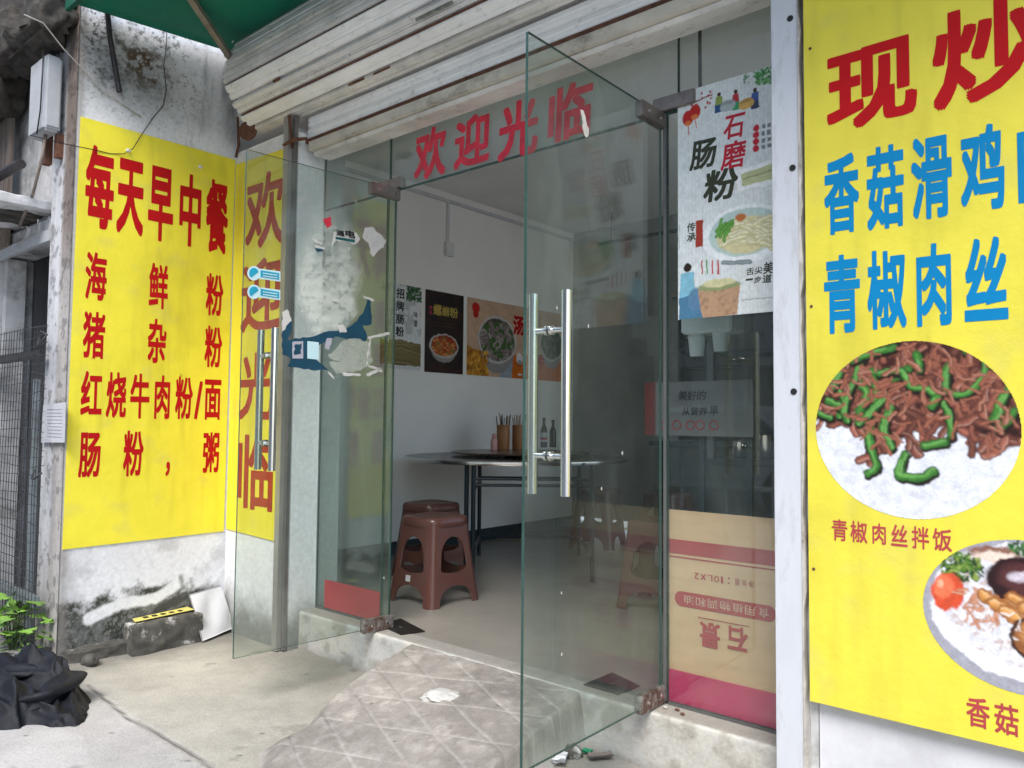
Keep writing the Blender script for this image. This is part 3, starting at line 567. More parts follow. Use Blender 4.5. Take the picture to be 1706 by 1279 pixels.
gs = [([(30, 70), (45, 100), (40, 128)]), ([(70, 60), (84, 92), (70, 120)]), ([(120, 110), (108, 150), (118, 180)]), ([(20, 100), (40, 112)]), ([(230, 20), (262, 18)]), ([(150, 45), (118, 62), (95, 50)]), ([(78, 20), (66, 60), (48, 108), (52, 135)]), ([(95, 58), (98, 110), (86, 170), (96, 215), (84, 228)]), ([(105, 52), (135, 50), (150, 78), (182, 88), (200, 120), (206, 158)]), ([(205, 45), (200, 80), (222, 92), (246, 72), (256, 36)]),
      ([(140, 190), (132, 222), (158, 232), (182, 218)]), ([(170, 175), (200, 168)]), ([(40, 40), (28, 80)]), ([(285, 80), (262, 130)]), ([(6, 125), (24, 132)]), ([(292, 120), (272, 150)]), ([(160, 20), (168, 50)]), ([(112, 90), (90, 120), (72, 135)]), ([(190, 96), (178, 110)]), ([(60, 30), (90, 15), (125, 8)])]
for g_ in gs:
    P_ = [(a+r.uniform(-2, 2), b+r.uniform(-2, 2)) for a, b in g_]; Q = []
    for a, b in zip(P_[:-1], P_[1:]): Q += [tuple(np.array(a)*(1-t)+np.array(b)*t) for t in (0, .33, .66)]
    Q.append(P_[-1]); Q = smoothline(P_); pt.strip([(x+2, y+4) for x, y in Q], 8.5, (.10, .07, .05), (.14, .10, .07)); wd_ = r.uniform(5.5, 8.5); pt.strip(Q, wd_, (.10, .30, .11), (.29, .52, .22), (.60, .80, .50) if r.random() < .6 else None); pt.strip([(x-1.5, y-1.5) for x, y in Q[2:-2]] or Q, wd_*.35, (.30, .54, .24), (.42, .64, .32))
for i in range(210):
    x, y = r.uniform(0, 300), r.uniform(0, 200)
    if y < bot[int(y), min(299, int(x))]-16: pt.strip(curl(r, x, y, r.uniform(14, 28), r.uniform(0, 3.1), r.uniform(-1, 1)), r.uniform(2.5, 4.4), (.34, .17, .13), (.64, .40, .31), (.88, .74, .66) if r.random() < .35 else None)
pt.warp(5, 12, 900); pt.warp(1.6, 45, 910); el = pt.ellmask(149.5, 149.5, 150, 150, .5)
A, B, T_, D_ = on(1359, 716, 1, -.209), on(1701.5, 716, 1, -.209), on(1530, 567, 1, -.209), on(1530, 865, 1, -.209)
print_obj('dish_photo', pt, (A[0], -.2068, T_[2]), (B[0], -.2068, T_[2]), (A[0], -.2068, D_[2]), s3, mask=el)
# -- food picture 2: mushroom and chicken rice bowl
W, Hh = 300, 240; pt = Paint(W, Hh, (.62, .62, .66)); r = random.Random(8)
pt.ell(150, 112, 140, 108, (.93, .93, .95), soft=3); pt.ell(155, 106, 126, 96, (.84, .84, .87), soft=5)
pt.speck(420, 60, .56, (.93, .92, .92), .8, pt.ellmask(155, 106, 120, 92)); pt.speck(421, 30, .62, (.72, .62, .58), .7, pt.ellmask(155, 106, 120, 92))
pt.ell(110, 24, 48, 14, (.52, .36, .30), soft=4); pt.ell(112, 30, 38, 12, (.88, .80, .74), soft=4)
for i in range(260):
    a, q = r.uniform(0, 6.28), r.random()**.5; x, y = 60+34*q*math.cos(a), 52+24*q*math.sin(a); gcol = r.choice([(.20, .36, .12), (.35, .50, .18), (.55, .62, .30), (.14, .24, .10)])
    pt.ell(x, y, r.uniform(2.5, 5), r.uniform(2.5, 5), gcol, soft=1.5)
for i in range(180):
    a, q = r.uniform(0, 6.28), r.random()**.5; pt.ell(190+60*q*math.cos(a), 12+16*q*math.sin(a), 4, 4, r.choice([(.16, .34, .14), (.28, .46, .2), (.12, .22, .1)]), soft=1.5)
pt.ell(38, 96, 26, 32, (.80, .30, .18), rot=.5, soft=3); pt.ell(33, 90, 17, 24, (.92, .45, .30), rot=.5, soft=5); pt.ell(28, 84, 6, 10, (.97, .68, .55), rot=.5, soft=4)
for i in range(26): pt.strip(curl(r, r.uniform(60, 110), r.uniform(85, 135), r.uniform(10, 22), r.uniform(0, 3.1), .6), 3, (.55, .30, .20), (.80, .56, .42), (.95, .85, .78))
for (x, y, a, b, ro) in ((158, 66, 64, 42, .1), (246, 62, 50, 34, -.2)):
    pt.ell(x, y, a, b, (.16, .07, .08), rot=ro, soft=3); pt.ell(x-4, y-4, a*.75, b*.7, (.32, .17, .17), rot=ro, soft=8); pt.ell(x-14, y-8, a*.3, b*.26, (.80, .76, .80), rot=ro, soft=5); pt.ell(x+2, y-14, a*.22, b*.14, (.62, .52, .56), soft=4)
for k in range(9):
    x, y = 92+k*14, 92+(k % 3)*11; pt.strip([(x, y), (x+26, y+12), (x+54, y+18)], 11, (.50, .26, .12), (.86, .62, .34), (.97, .86, .66))
for (x, y, q) in ((162, 150, 36), (236, 146, 34), (205, 190, 30)):
    pt.ell(x, y, q, q*.95, (.22, .12, .10), soft=2); pt.ell(x, y, q*.86, q*.8, (.55, .34, .18), soft=4); pt.ell(x-3, y-4, q*.6, q*.52, (.76, .54, .32), soft=8); pt.ell(x+4, y-6, q*.22, q*.2, (.25, .14, .12), soft=4)
    for k in range(16): a = k*.39; pt.strip([(x+q*.3*math.cos(a), y+q*.3*math.sin(a)), (x+q*.78*math.cos(a), y+q*.74*math.sin(a))], 1.2, (.42, .24, .14), (.5, .3, .18))
for i in range(40): pt.strip(curl(r, r.uniform(70, 230), r.uniform(110, 190), r.uniform(5, 9), r.uniform(0, 3), .3), 1.6, (.82, .80, .80), (.95, .95, .95))
pt.warp(6, 16, 920); pt.warp(3, 40, 930); el = pt.ellmask(149.5, 119.5, 150, 120, .5)
A, T_, D_ = on(1538, 1020, 1, -.209), on(1700, 900, 1, -.209), on(1700, 1157, 1, -.209); Xc = on(1706, 1020, 1, -.209)[0]
print_obj('dish_photo', pt, (A[0], -.2068, T_[2]), (2*Xc-A[0], -.2068, T_[2]), (A[0], -.2068, D_[2]), s3, mask=el)

# ---- pillar strip on the right
ps = thing('pillar_cover_strip', 'white metal cover strip running full height between the glass front and the right yellow sign', 'pillar trim', (-.87, -.19, -.2))
bx('strip', MT['alu'], ps, -.915, -.832, -.20, .06, -.3, 2.75, bev=.002)
zz = np.linspace(-.3, 2.9, 60); e = MB(); rr2 = random.Random(4); pts = [(-.831+rr2.uniform(0, .011), z) for z in zz]
for (xa, za), (xb, zb_) in zip(pts[:-1], pts[1:]): e.add([(-.8325, -.203, za), (xa, -.203, za), (xb, -.203, zb_), (-.8325, -.203, zb_), (-.8325, -.1, za), (xa, -.1, za), (xb, -.1, zb_), (-.8325, -.1, zb_)], [(0, 1, 2, 3), (1, 5, 6, 2), (4, 7, 6, 5), (0, 3, 7, 4)])
e.build('peeling_edge', MT['peel'], ps)
for px, py in ((1320, 279), (1322, 652), (1316, 30)):
    p = on(px, py, 1, -.203); p[1] = -.1995; MB().tube([p, p+np.array([0, -.003, 0])], .0095, 16).build('screw_hole', MT['black'], ps)
bx('wall_piece', MT['grime'], ps, -.831, -.798, -.17, .05, -.3, 2.52)

# ================================================================== GLASS SHOP FRONT
gf = thing('glass_shop_front', 'fixed greenish glass front with red 欢迎光临 lettering across its transom pane', 'shop front', (-2.2, 0, 0))
def pane(name, x0, x1, z0, z1, parent, y=0., th=.01, m='glass'):
    b = MB(); b.box(x0, x1, y, y+th, z0, z1); 
    b.mi = [1, 1, 0, 0, 1, 1]; return b.build(name, [MT[m], MT['edge']], parent)
pane('transom_pane', -3.496, -2.952, 2.150, 2.52, gf); pane('transom_pane', -2.947, -1.345, 2.150, 2.52, gf); pane('transom_pane', -1.340, -.916, 2.150, 2.52, gf)
pane('side_pane', -3.496, -2.905, .012, 2.142, gf); pane('side_pane', -1.388, -.916, .012, 2.142, gf)
bx('top_channel', MT['frame'], gf, -3.5, -.916, -.012, .022, 2.521, 2.545)
bx('transom_joint', MT['edge'], gf, -3.498, -.918, .001, .009, 2.1425, 2.1495)
bx('bottom_channel', MT['frame'], gf, -3.5, -2.91, -.004, .014, .0, .011); bx('bottom_channel', MT['frame'], gf, -1.385, -.916, -.004, .014, .0, .011)
bx('glass_joint', MT['edge'], gf, -2.967, -2.962, -.002, .012, .014, 2.14)
bx('red_film_band', MT['cardred'], gf, -3.42, -2.97, -.0025, -.0008, .015, .16)
sign_chars('lettering', [('欢', 690, 742, 213, 297), ('迎', 756, 815, 192, 276), ('光', 829, 895, 168, 262), ('临', 912, 985, 139, 232)], pl_y(-.002), MT['redfade'], gf, .03, shear=.05)
def patchfit(hx, sgn, label, name='pivot_fitting'):
    b = MB(); b.box(hx-.02*sgn, hx-.16*sgn, -.016, .026, 2.10, 2.135) if False else None
for hx, sgn in ((-2.89, 1), (-1.41, -1)):
    MB().box(min(hx-.14*sgn, hx+.03*sgn), max(hx-.14*sgn, hx+.03*sgn), -.018, .028, 2.152, 2.205).build('pivot_fitting', MT['patch'], gf, bev=.003)

# right frame stile and rail seen between door and poster
bx('stile', MT['frame'], gf, -1.402, -1.390, -.006, .016, .012, 2.141)

# ---- doors
def glass_door(hx, fx, fy, label, seed):
    d = thing('glass_door', label, 'door', (hx, 0, 0), 'open glass doors of the shop'); H0 = np.array([hx, 0., 0.]); Fv = np.array([fx, fy, 0.])-H0; L = np.linalg.norm(Fv); u = Fv/L; n = np.array([-u[1], u[0], 0.])  # n points to +X
    if n[0] < 0: n = -n
    def P(s, z, k=0.): return tuple(H0+u*s+n*k+np.array([0, 0, z]))
    z0, z1, t = .018, 2.145, .005
    b = MB(); b.add([P(s, z, k) for z in (z0, z1) for k in (-t, t) for s in (.012, L)], [(0, 1, 5, 4), (2, 6, 7, 3)], 0)
    b.add([P(s, z, k) for z in (z0, z1) for k in (-t, t) for s in (.012, L)], [(0, 2, 3, 1), (4, 5, 7, 6), (0, 4, 6, 2), (1, 3, 7, 5)], 1)
    b.build('glass', [MT['doorglass'], MT['edge']], d)
    for za, zb_, s1_ in ((z1-.055, z1+.004, .165), (.004, .065, .165)):
        b = MB(); b.add([P(s, z, k) for z in (za, zb_) for k in (-.016, .016) for s in (-.008, s1_)], [(0, 2, 3, 1), (4, 5, 7, 6), (0, 1, 5, 4), (2, 6, 7, 3), (0, 4, 6, 2), (1, 3, 7, 5)])
        c = b.build('corner_clamp', MT['patch'] if za > 1 else M('rusted_clamp%d' % seed, (.33, .31, .29), .5, .6, .3, 30, .4, dirt=(.14, .08, .055), dscale=25, damt=(.45, .6)), d, bev=.003)
        for sq in (.03, .12):
            q = MB().tube([P(sq, (za+zb_)/2, .0155), P(sq, (za+zb_)/2, .019)], .006, 12).build('bolt', MT['steel'], d)
    for k in (1, -1):
        hs = L-.118; b = MB().tube([P(hs, .785, k*.062), P(hs, 1.39, k*.062)], .0155, 24); b.build('handle_tube', MT['steel'], d, smooth='auto')
        for z in (.90, 1.275):
            MB().tube([P(hs, z, k*t), P(hs, z, k*.05)], .009, 14).build('handle_post', MT['steel'], d, smooth='auto')
            MB().tube([P(hs, z, k*t), P(hs, z, k*.013)], .015, 18).build('handle_washer', MT['steel'], d, smooth='auto')
    return d, H0, u, n, P, L
dl, Hl, ul, nl, Pl, Ll = glass_door(-2.89, -2.952, -.7875, 'left glass door standing open, blue stickers and torn posters on it', 1)
dr, Hr, ur, nr, Pr, Lr = glass_door(-1.41, -1.408, -.792, 'right glass door standing open, clear pane with paint flecks', 2)
# things stuck on the left door
def on_door(px, py, Hh_, n, k): return onpl(px, py, Hh_+n*k, n)
def sticker(name, pts, mat, k, parent=dl, Hh_=Hl, n=nl, dens=1):
    return MB().slab([on_door(x, y, Hh_, n, k) for x, y in pts], n, .0006).build(name, mat, parent)
def jag(pts, amp=3, sub=5, seed=1):
    q = random.Random(seed); o = []
    for (x0, y0), (x1, y1) in zip(pts, pts[1:]+pts[:1]):
        L = math.hypot(x1-x0, y1-y0); s = max(1, int(L/sub))
        for i in range(s): t = i/s; a = amp*(0 if i == 0 else 1); o.append((x0+(x1-x0)*t+q.uniform(-a, a)*.5, y0+(y1-y0)*t+q.uniform(-a, a)*.5))
    return o
K = .0068
px_, py_ = np.meshgrid(np.linspace(476, 632, 90), np.linspace(318, 566, 130))
gn, gn2 = fbm(px_/60, py_/60, 1, 5, 800), fbm(px_/14, py_/14, 1, 5, 810)
edg = np.hypot((px_-548)/64, (py_-450)/118); al = sst(1.04, .62, edg+.34*(gn-.5)*2)*(.10+.75*gn2+.42*sst(400, 530, py_))*(1-.5*sst(.58, .7, fbm(px_/9, py_/9, 1, 4, 820)))
low_ = 566-.42*(px_-478)-.0022*(px_-478)**2*0; al = al*sst(2, -2, (py_-(572-np.abs(px_-500)*.26-np.maximum(0, px_-570)*.9)))
al = np.clip(al*1.05, 0, .85)*(.65+.6*(fbm(px_/26, py_/10, 1, 4, 830)-.2)); Pg = np.zeros(px_.shape+(3,))
for i in range(px_.shape[0]):
    for j in range(px_.shape[1]): Pg[i, j] = on_door(px_[i, j], py_[i, j], Hl, nl, K)
og = grid_obj('glue_residue', Pg, np.stack([al]*3, -1), MT['glue'], dl)
sticker('poster_scrap', jag([(469, 528), (487, 532), (483, 558), (478, 566), (512, 562), (540, 553), (572, 550), (590, 538), (607, 516), (612, 497), (618, 500), (619, 540), (604, 542), (612, 560), (610, 568), (590, 566), (570, 563), (560, 560), (530, 576), (528, 600), (548, 616), (520, 617), (492, 612), (479, 611), (486, 598), (470, 590)], 3, 6, 3), MT['teddark'], K+.0008)
sticker('poster_scrap', jag([(486, 534), (470, 552), (470, 520), (478, 515)], 3, 5, 4), MT['torn'], K+.0018)
sticker('poster_scrap', jag([(560, 540), (572, 540), (578, 553), (566, 554)], 2, 4, 5), MT['torn'], K+.0018)
sticker('poster_scrap', [(512, 568), (531, 570), (531, 599), (512, 597)], MT['stickerw'], K+.0018)
sticker('poster_scrap', jag([(487, 569), (505, 568), (505, 597), (487, 597)], 1, 6, 6), MT['tornv'], K+.0018)
sticker('poster_scrap', jag([(491, 574), (503, 572), (500, 590), (490, 590)], 3, 3, 6), MT['teddark'], K+.0026)
sticker('poster_scrap', jag([(545, 563), (553, 563), (552, 572), (548, 583), (541, 580)], 2, 5, 7), MT['tornv'], K+.0018)
sticker('poster_scrap', jag([(572, 566), (600, 564), (618, 572), (616, 590), (596, 602), (570, 604), (556, 600), (546, 590), (560, 580)], 5, 5, 8), MT['glue2'], K+.0026)
sticker('poster_scrap', jag([(548, 603), (580, 602), (606, 590), (618, 580), (622, 600), (600, 618), (560, 622)], 4, 6, 18), MT['glue2'], K+.003)
sticker('poster_scrap', jag([(608, 378), (622, 378), (630, 388), (644, 400), (640, 412), (628, 420), (622, 428), (616, 420), (614, 404), (604, 396)], 4, 4, 9), MT['torn'], K+.0018)
sticker('poster_scrap', jag([(556, 386), (594, 388), (600, 398), (592, 407), (560, 400), (553, 412)], 3, 5, 10), MT['torn'], K+.0014)
sticker('poster_scrap', [(559, 394), (591, 399), (591, 404), (559, 398)], M('dark_green_ink', (.01, .10, .10), .5, bmp=0), K+.0024)
sign_chars('lettering', [('通', 560, 574, 384, 393), ('电', 575, 592, 384, 396)], ((lambda x, y: on_door(x, y, Hl, nl, K+.003)), nl), MT['black'], dl, .04)
for i, (a, b, c, e_) in enumerate(((612, 560, 648, 553), (616, 562, 610, 606), (612, 606, 636, 616), (570, 621, 600, 622), (610, 622, 634, 612), (546, 618, 556, 628), (640, 553, 647, 566), (520, 396, 536, 404), (524, 408, 540, 412), (552, 496, 565, 500), (605, 492, 622, 498))):
    sticker('poster_scrap', jag([(a, b), (c, e_), (c+1, e_+4), (a+2, b+5)], 2.5, 5, 20+i), MT['torn'], K+.0034)
sticker('poster_scrap', jag([(538, 366), (550, 360), (553, 374), (545, 380)], 2, 4, 50), MT['redfade'], K+.0002)
sticker('poster_scrap', jag([(524, 413), (536, 410), (538, 418), (528, 420)], 2, 4, 51), MT['teddark'], K+.003)
for yy in (455, 486):
    b = MB(); c = [(423+11*math.cos(a), yy+12*math.sin(a)) for a in np.linspace(.6, 5.6, 18)]
    sticker('round_sticker', c+[(430, yy-8), (467, yy-3), (467, yy+14), (431, yy+9)], MT['stickerw'], K)
    sticker('round_sticker', [(434, yy-5), (465, yy), (465, yy+11), (434, yy+6)], MT['sticker'], K+.001)
    sticker('round_sticker', [(423+8*math.cos(a), yy+9*math.sin(a)) for a in np.linspace(2.2, 6.0, 12)], MT['sticker'], K+.001)
    for j in range(2): sticker('sticker_text', [(438, yy-1+j*4.5), (462, yy+2.5+j*4.5), (462, yy+4.2+j*4.5), (438, yy+.6+j*4.5)], MT['stickerw'], K+.002)
q = random.Random(12)
for i in range(7):
    x, y = q.uniform(985-60, 1085), q.uniform(110, 1180); sticker('paint_fleck', jag([(x, y), (x+1.5, y-q.uniform(1, 4)), (x+2.2, y+q.uniform(1, 5)), (x+.6, y+4)], 1, 2, i), MT['torn'], .0068, dr, Hr, nr)
sticker('paint_fleck', jag([(967, 182), (972, 184), (976, 200), (981, 214), (980, 227), (976, 229), (971, 215), (970, 200)], 2, 4, 60), MT['torn'], .0068, dr, Hr, nr)
for i in range(5):
    x, y = q.uniform(480, 640), q.uniform(300, 1000); sticker('paint_fleck', jag([(x, y), (x+2, y-3), (x+3, y+2)], 1, 2, i), MT['torn'], K, dl)

# ================================================================== ROLLER SHUTTER
rs = thing('roller_shutter', 'raised roller shutter of dirty white slats with rusty seams above the glass front', 'shutter', (-2.2, -.2, 2.6))
XR0, XR1 = -3.90, -.70
prof = [(-.30, 3.09), (-.335, 3.03), (-.360, 2.97), (-.372, 2.90), (-.368, 2.835), (-.325, 2.755), (-.27, 2.70), (-.20, 2.655), (-.13, 2.632)]
mats_ = ['slatb', 'slatg', 'slatb', 'slatg', 'slatw', 'slatg', 'slatw', 'slatb']
for i, ((y0, z0), (y1, z1)) in enumerate(zip(prof[:-1], prof[1:])):
    d = Vector((0, y1-y0, z1-z0)); L = d.length; d.normalize(); n = Vector((0, d.z, -d.y)); n = n if n.y < 0 else -n
    sec = []
    for s_, h_ in ((0, -.004), (.003, .012), (.008, .018), (L*.40, .017), (L*.46, .006), (L*.54, .006), (L*.60, .014), (L-.014, .012), (L-.009, .0)):
        sec.append((y0+d.y*s_+n.y*h_, z0+d.z*s_+n.z*h_))
    sec += [(y0+d.y*(L-.009)-n.y*.006, z0+d.z*(L-.009)-n.z*.006), (y0-n.y*.006, z0-n.z*.006)]
    x0 = XR0+rnd.uniform(-.015, .015); MB().prismx(sec, x0, XR1).build('slat', MT[mats_[i]], rs)
    if i in (3, 5): MB().tube([(XR0, y1+n.y*.004, z1+n.z*.004), (XR1, y1+n.y*.004, z1+n.z*.004)], .003 if i != 5 else .006, 6).build('rust_seam', MT['rust'], rs)
    if i in (4, 6):
        q_ = random.Random(70+i)
        for k in range(3):
            xx = q_.uniform(-3.8, -1.2); yy, zz_ = y1+n.y*.012, z1+n.z*.012; MB().tube([(xx, yy, zz_), (xx+q_.uniform(.02, .12), yy, zz_)], q_.uniform(.004, .008), 6).build('rust_patch', MT['rust'], rs)
    if i in (1, 3, 5):
        for xx in (-2.95, -2.1):
            MB().box(xx, xx+.05, (y0+y1)/2+n.y*.014-.006, (y0+y1)/2+n.y*.014+.004, (z0+z1)/2-.02, (z0+z1)/2+.02).build('slat_tab', MT['slatg'], rs)
MB().prismx([(-.30, 3.09), (-.12, 3.09), (-.12, 2.65), (-.20, 2.665), (-.265, 2.71), (-.315, 2.765), (-.357, 2.84), (-.361, 2.90), (-.35, 2.97), (-.325, 3.03)], XR0+.03, XR1-.03).build('drum', MT['slatg'], rs)
# hanging end of the curtain and bottom bar
for k, (z0, z1, m, y) in enumerate(((2.560, 2.622, 'slatw', -.118), (2.497, 2.558, 'slatw', -.122))):
    MB().prismx([(y, z0), (y-.012, z0+.006), (y-.014, (z0+z1)/2-.006), (y-.006, (z0+z1)/2), (y-.014, (z0+z1)/2+.006), (y-.010, z1-.005), (y, z1), (y+.01, z1), (y+.01, z0)], -3.47, -.92).build('slat', MT[m], rs)
bx('bottom_bar', MT['rust'], rs, -3.48, -.92, -.142, -.10, 2.477, 2.495)
bx('bottom_bar', MT['ledge'], rs, -3.44, -.92, -.150, -.02, 2.425, 2.475, bev=.004)
bx('bottom_bar', MT['slatb'], rs, -3.42, -.92, -.128, -.024, 2.400, 2.423, bev=.003)
bx('locking_plate', M('riveted_plate', (.27, .28, .24), .6, .4, .4, 40, .5), rs, -2.42, -2.2, -.322, -.312, 2.715, 2.742)
# guide rail on the left: a channel
bx('guide_rail', M('rail_aluminium', (.42, .40, .37), .45, .5, .2, 6, .1, dirt=(.14, .12, .10), dscale=5, stretch=(1, 1, .3)), rs, -3.572, -3.530, -.215, -.165, -.19, 2.62)
bx('guide_rail', M('rail_shadow_side', (.22, .20, .19), .45, .5, .2, bmp=.1), rs, -3.528, -3.505, -.19, -.165, -.19, 2.62)
MB().tube([(-3.565, -.22, 2.465), (-3.48, -.215, 2.475), (-3.42, -.17, 2.482)], [.007, .012, .008], 8).build('rusty_bracket', MT['rust'], rs)
MB().tube([(-3.515, -.2, 2.44), (-3.51, -.215, 2.54), (-3.53, -.21, 2.62)], [.005, .008, .010], 8).build('rusty_bracket', MT['rust'], rs)
p = on(413, 218, 1, -.22)
nd = np.array([.55, -.8, -.1]); MB().tube([p-nd*.010, p-nd*.004, p, p+nd*.004, p+nd*.010], [.03, .050, .054, .050, .022], 26).build('drum_end_disc', MT['rust'], rs, smooth='auto')
rs_c = MB().tube([on(396, 195, 1, -.19), on(398, 240, 1, -.19), on(393, 262, 1, -.19)], .008, 6).build('hanging_strap', MT['rust'], rs)

# ================================================================== AWNING
aw = thing('green_awning', 'dark green tarpaulin awning over the shop front with a metal arm under it', 'awning', (-2.2, -1, 3.1))
ax_ = np.linspace(-4.1, .5, 48); ay = np.linspace(-.20, -1.10, 22); P = np.zeros((22, 48, 3))
for i, y in enumerate(ay):
    for j, x in enumerate(ax_):
        P[i, j] = (x, y, 3.135-.085*(abs(y)-.2)-.018*math.sin((x+4.1)/4.6*math.pi*4)**2*math.sin((abs(y)-.2)/.9*math.pi))
Pa = P; n_ = fbm(P[..., 0], P[..., 1], 2, 4, 500); Ca = np.ones(P.shape)*np.array([.004, .16, .10])*(.8+.4*n_[..., None])
grid_obj('canopy', P, Ca, MA('green_canopy_fabric', .65, 20, .15, .2, .002), aw, back=(0, 0, .004))
MB().box(-4.1, .5, -1.12, -1.098, 3.01, 3.06).build('valance', MT['green'], aw)
MB().tube([(-4.1, -.27, 3.10), (.5, -.27, 3.10)], .014, 8).build('wall_bar', MT['canopyframe'], aw)
a0, a1 = on(392, 108, 1, -.30), on(300, -30, 2, 3.085)
b = MB(); A0, A1 = Vector(a0), Vector(a1); dd = (A1-A0).normalized(); sd_ = dd.cross(Vector((0, 0, 1))).normalized()*.016; up_ = Vector((0, 0, .014))
b.add([A0-sd_-up_, A0+sd_-up_, A0+sd_+up_, A0-sd_+up_, A1-sd_-up_, A1+sd_-up_, A1+sd_+up_, A1-sd_+up_], [(0, 1, 2, 3), (4, 7, 6, 5), (0, 4, 5, 1), (1, 5, 6, 2), (2, 6, 7, 3), (3, 7, 4, 0)]); b.build('support_arm', MT['canopyframe'], aw)
MB().slab([on(x, y, 1, -.31) for x, y in ((378, 52), (392, 58), (388, 72), (382, 62))], (0, -1, 0), .001).build('torn_flap', MT['paper'], aw)
MB().slab([on(x, y, 1, -.32) for x, y in ((412, 68), (424, 62), (426, 78), (412, 84))], (0, -1, 0), .001).build('torn_flap', MT['paper'], aw)

# ================================================================== WALL FITTINGS: pipe, wires, clips
PW = lambda x, y, k=.01: on(x, y, 0, XL+k)
o = MB().tube([PW(176, -10, .03), PW(183, 60, .03), PW(199, 153, .03)], .0135, 12).build('drain_pipe', MT['pipe'], None, smooth='auto'); tag(o, 'dark pipe hanging down the mouldy wall above the menu sheet', 'pipe')
o = MB().tube([PW(278, 38, .012), PW(277, 75, .006), PW(273, 108, .006), (PW(277, 150, .01)), PW(272, 176, .008), PW(255, 196, .006), PW(236, 224, .012), PW(221, 248, .014), PW(211, 252, .014), PW(208, 256, .012), PW(185, 256, .006), PW(160, 250, .01), PW(110, 240, .05), PW(50, 225, .12)], .0022, 6).build('wire', MT['cable'], None, smooth=True); tag(o, 'thin black wire looping down the wall to the clip over 每天', 'wire')
o = MB().tube([PW(40, 24, .10), PW(72, 38, .08), (PW(105, 80, .05)), PW(135, 112, .012), PW(172, 152, .008), PW(235, 195, .006)], .003, 6).build('wire', MT['ivory'], None, smooth=True); tag(o, 'pale cable slanting across the mouldy wall towards the menu', 'wire')
o = MB().tube([PW(395, 195, .02), PW(396, 240, .02), PW(397, 270, .02), PW(396, 330, .016), PW(394, 400, .012), PW(391, 480, .01)], .003, 6).build('wire', MT['cable'], None, smooth=True); tag(o, 'black wire running down the corner beside the menu sheet', 'wire')
for (x, y, lab) in ((213, 251, 'leftmost white wire clip, near the top left of the menu sheet'), (333, 278, 'white wire clip right of the middle, near the top edge of the menu sheet'), (394, 265, 'white wire clip in the corner level with the top of the menu sheet'), (396, 314, 'lowest white wire clip, part way down the corner')):
    c = thing('wire_clip', lab, 'clip', tuple(PW(x, y, .008)), 'white wire clips on the menu'); p = PW(x, y, .008)
    MB().box(p[0], p[0]+.012, p[1]-.012, p[1]+.012, p[2]-.008, p[2]+.008).build('body', MT['white'], c, bev=.003); MB().tube([p+np.array([.012, 0, 0]), p+np.array([.018, 0, 0])], .003, 8).build('nail', MT['steel'], c)
for (x, y, x2, y2) in ((211, 215, 211, 250), (331, 250, 332, 276)):
    pass

# ================================================================== POSTERS
# ---- window poster
wp = thing('rice_roll_window_poster', 'white poster reading 石磨肠粉 with bowls and figures, stuck on the glass beside the pillar', 'poster', (-1.15, -.004, 1.3))
TLw, BLw = on(1133, 155, 1, -.004), on(1126, 533, 1, -.004); X0w, X1w = (TLw[0]+BLw[0])/2, -.917
Z1w, Z0w = TLw[2], BLw[2]; W = 240; Hh = int(W*(Z1w-Z0w)/(X1w-X0w)); pt = Paint(W, Hh, (.86, .88, .88))
def pw(x, y): q_ = on(x, y, 1, -.004); return (q_[0]-X0w)/(X1w-X0w)*W, (Z1w-q_[2])/(Z1w-Z0w)*Hh
st = np.sin(pt.xx*2*math.pi/7.5)*.5+.5; pt.mask(sst(.75, 1, st)*.22, (.70, .73, .72)); r = random.Random(2)
for i in range(240):
    cx_, cy_ = pw(r.uniform(1236, 1290), r.uniform(108, 140)-0); pt.ell(cx_, cy_, r.uniform(2, 5), r.uniform(2, 4), r.choice([(.10, .42, .16), (.2, .55, .22), (.35, .62, .3)]), soft=1.5, amt=.8) if (cx_ > 165 or r.random() < .2) else None
pt.strip([pw(1138, 158), pw(1160, 170), pw(1185, 158)], 2, (.45, .2, .18), (.5, .25, .2))
for i in range(16): x, y = pw(r.uniform(1138, 1185), r.uniform(150, 178)); pt.ell(x, y, 3, 3, r.choice([(.66, .12, .14), (.72, .3, .32)]), soft=1.2)
for (x, y) in ((1146, 197), (1158, 186)):
    a, b_ = pw(x, y); pt.ell(a, b_, 13, 16, (.72, .12, .10), soft=1.5); pt.ell(a, b_+10, 9, 6, (.85, .5, .25), soft=2, amt=.8); pt.strip([(a, b_+16), (a+3, b_+34)], 1.6, (.7, .2, .12), (.8, .3, .2))
def mini(x, y, c1, c2, s=1.):
    a, b_ = pw(x, y); pt.ell(a, b_, 4.5*s, 5*s, (.25, .15, .12), soft=1.2); pt.poly([(a-6*s, b_+4*s), (a+6*s, b_+4*s), (a+9*s, b_+22*s), (a-9*s, b_+22*s)], c1); pt.poly([(a-8*s, b_+20*s), (a+8*s, b_+20*s), (a+8*s, b_+36*s), (a-8*s, b_+36*s)], c2)
mini(1197, 158, (.55, .62, .3), (.15, .3, .5)); mini(1225, 153, (.72, .2, .22), (.2, .6, .4)); mini(1257, 150, (.25, .35, .6), (.2, .25, .35))
for (x, y, c) in ((1212, 176, (.68, .72, .72)), (1243, 172, (.82, .66, .35))): a, b_ = pw(x, y); pt.ell(a, b_, 17, 12, c, soft=1.5); pt.ell(a, b_-6, 15, 5, tuple(v*.85 for v in c), soft=1.5)
for j in range(4):
    a, b_ = pw(1259, 214+j*11); pt.ell(a, b_, 7, 7, (.75, .12, .2), soft=1.2)
    for k in range(3): pt.rect(a+12+k*11, b_-4, a+19+k*11, b_+4, (.25, .25, .25), .75)
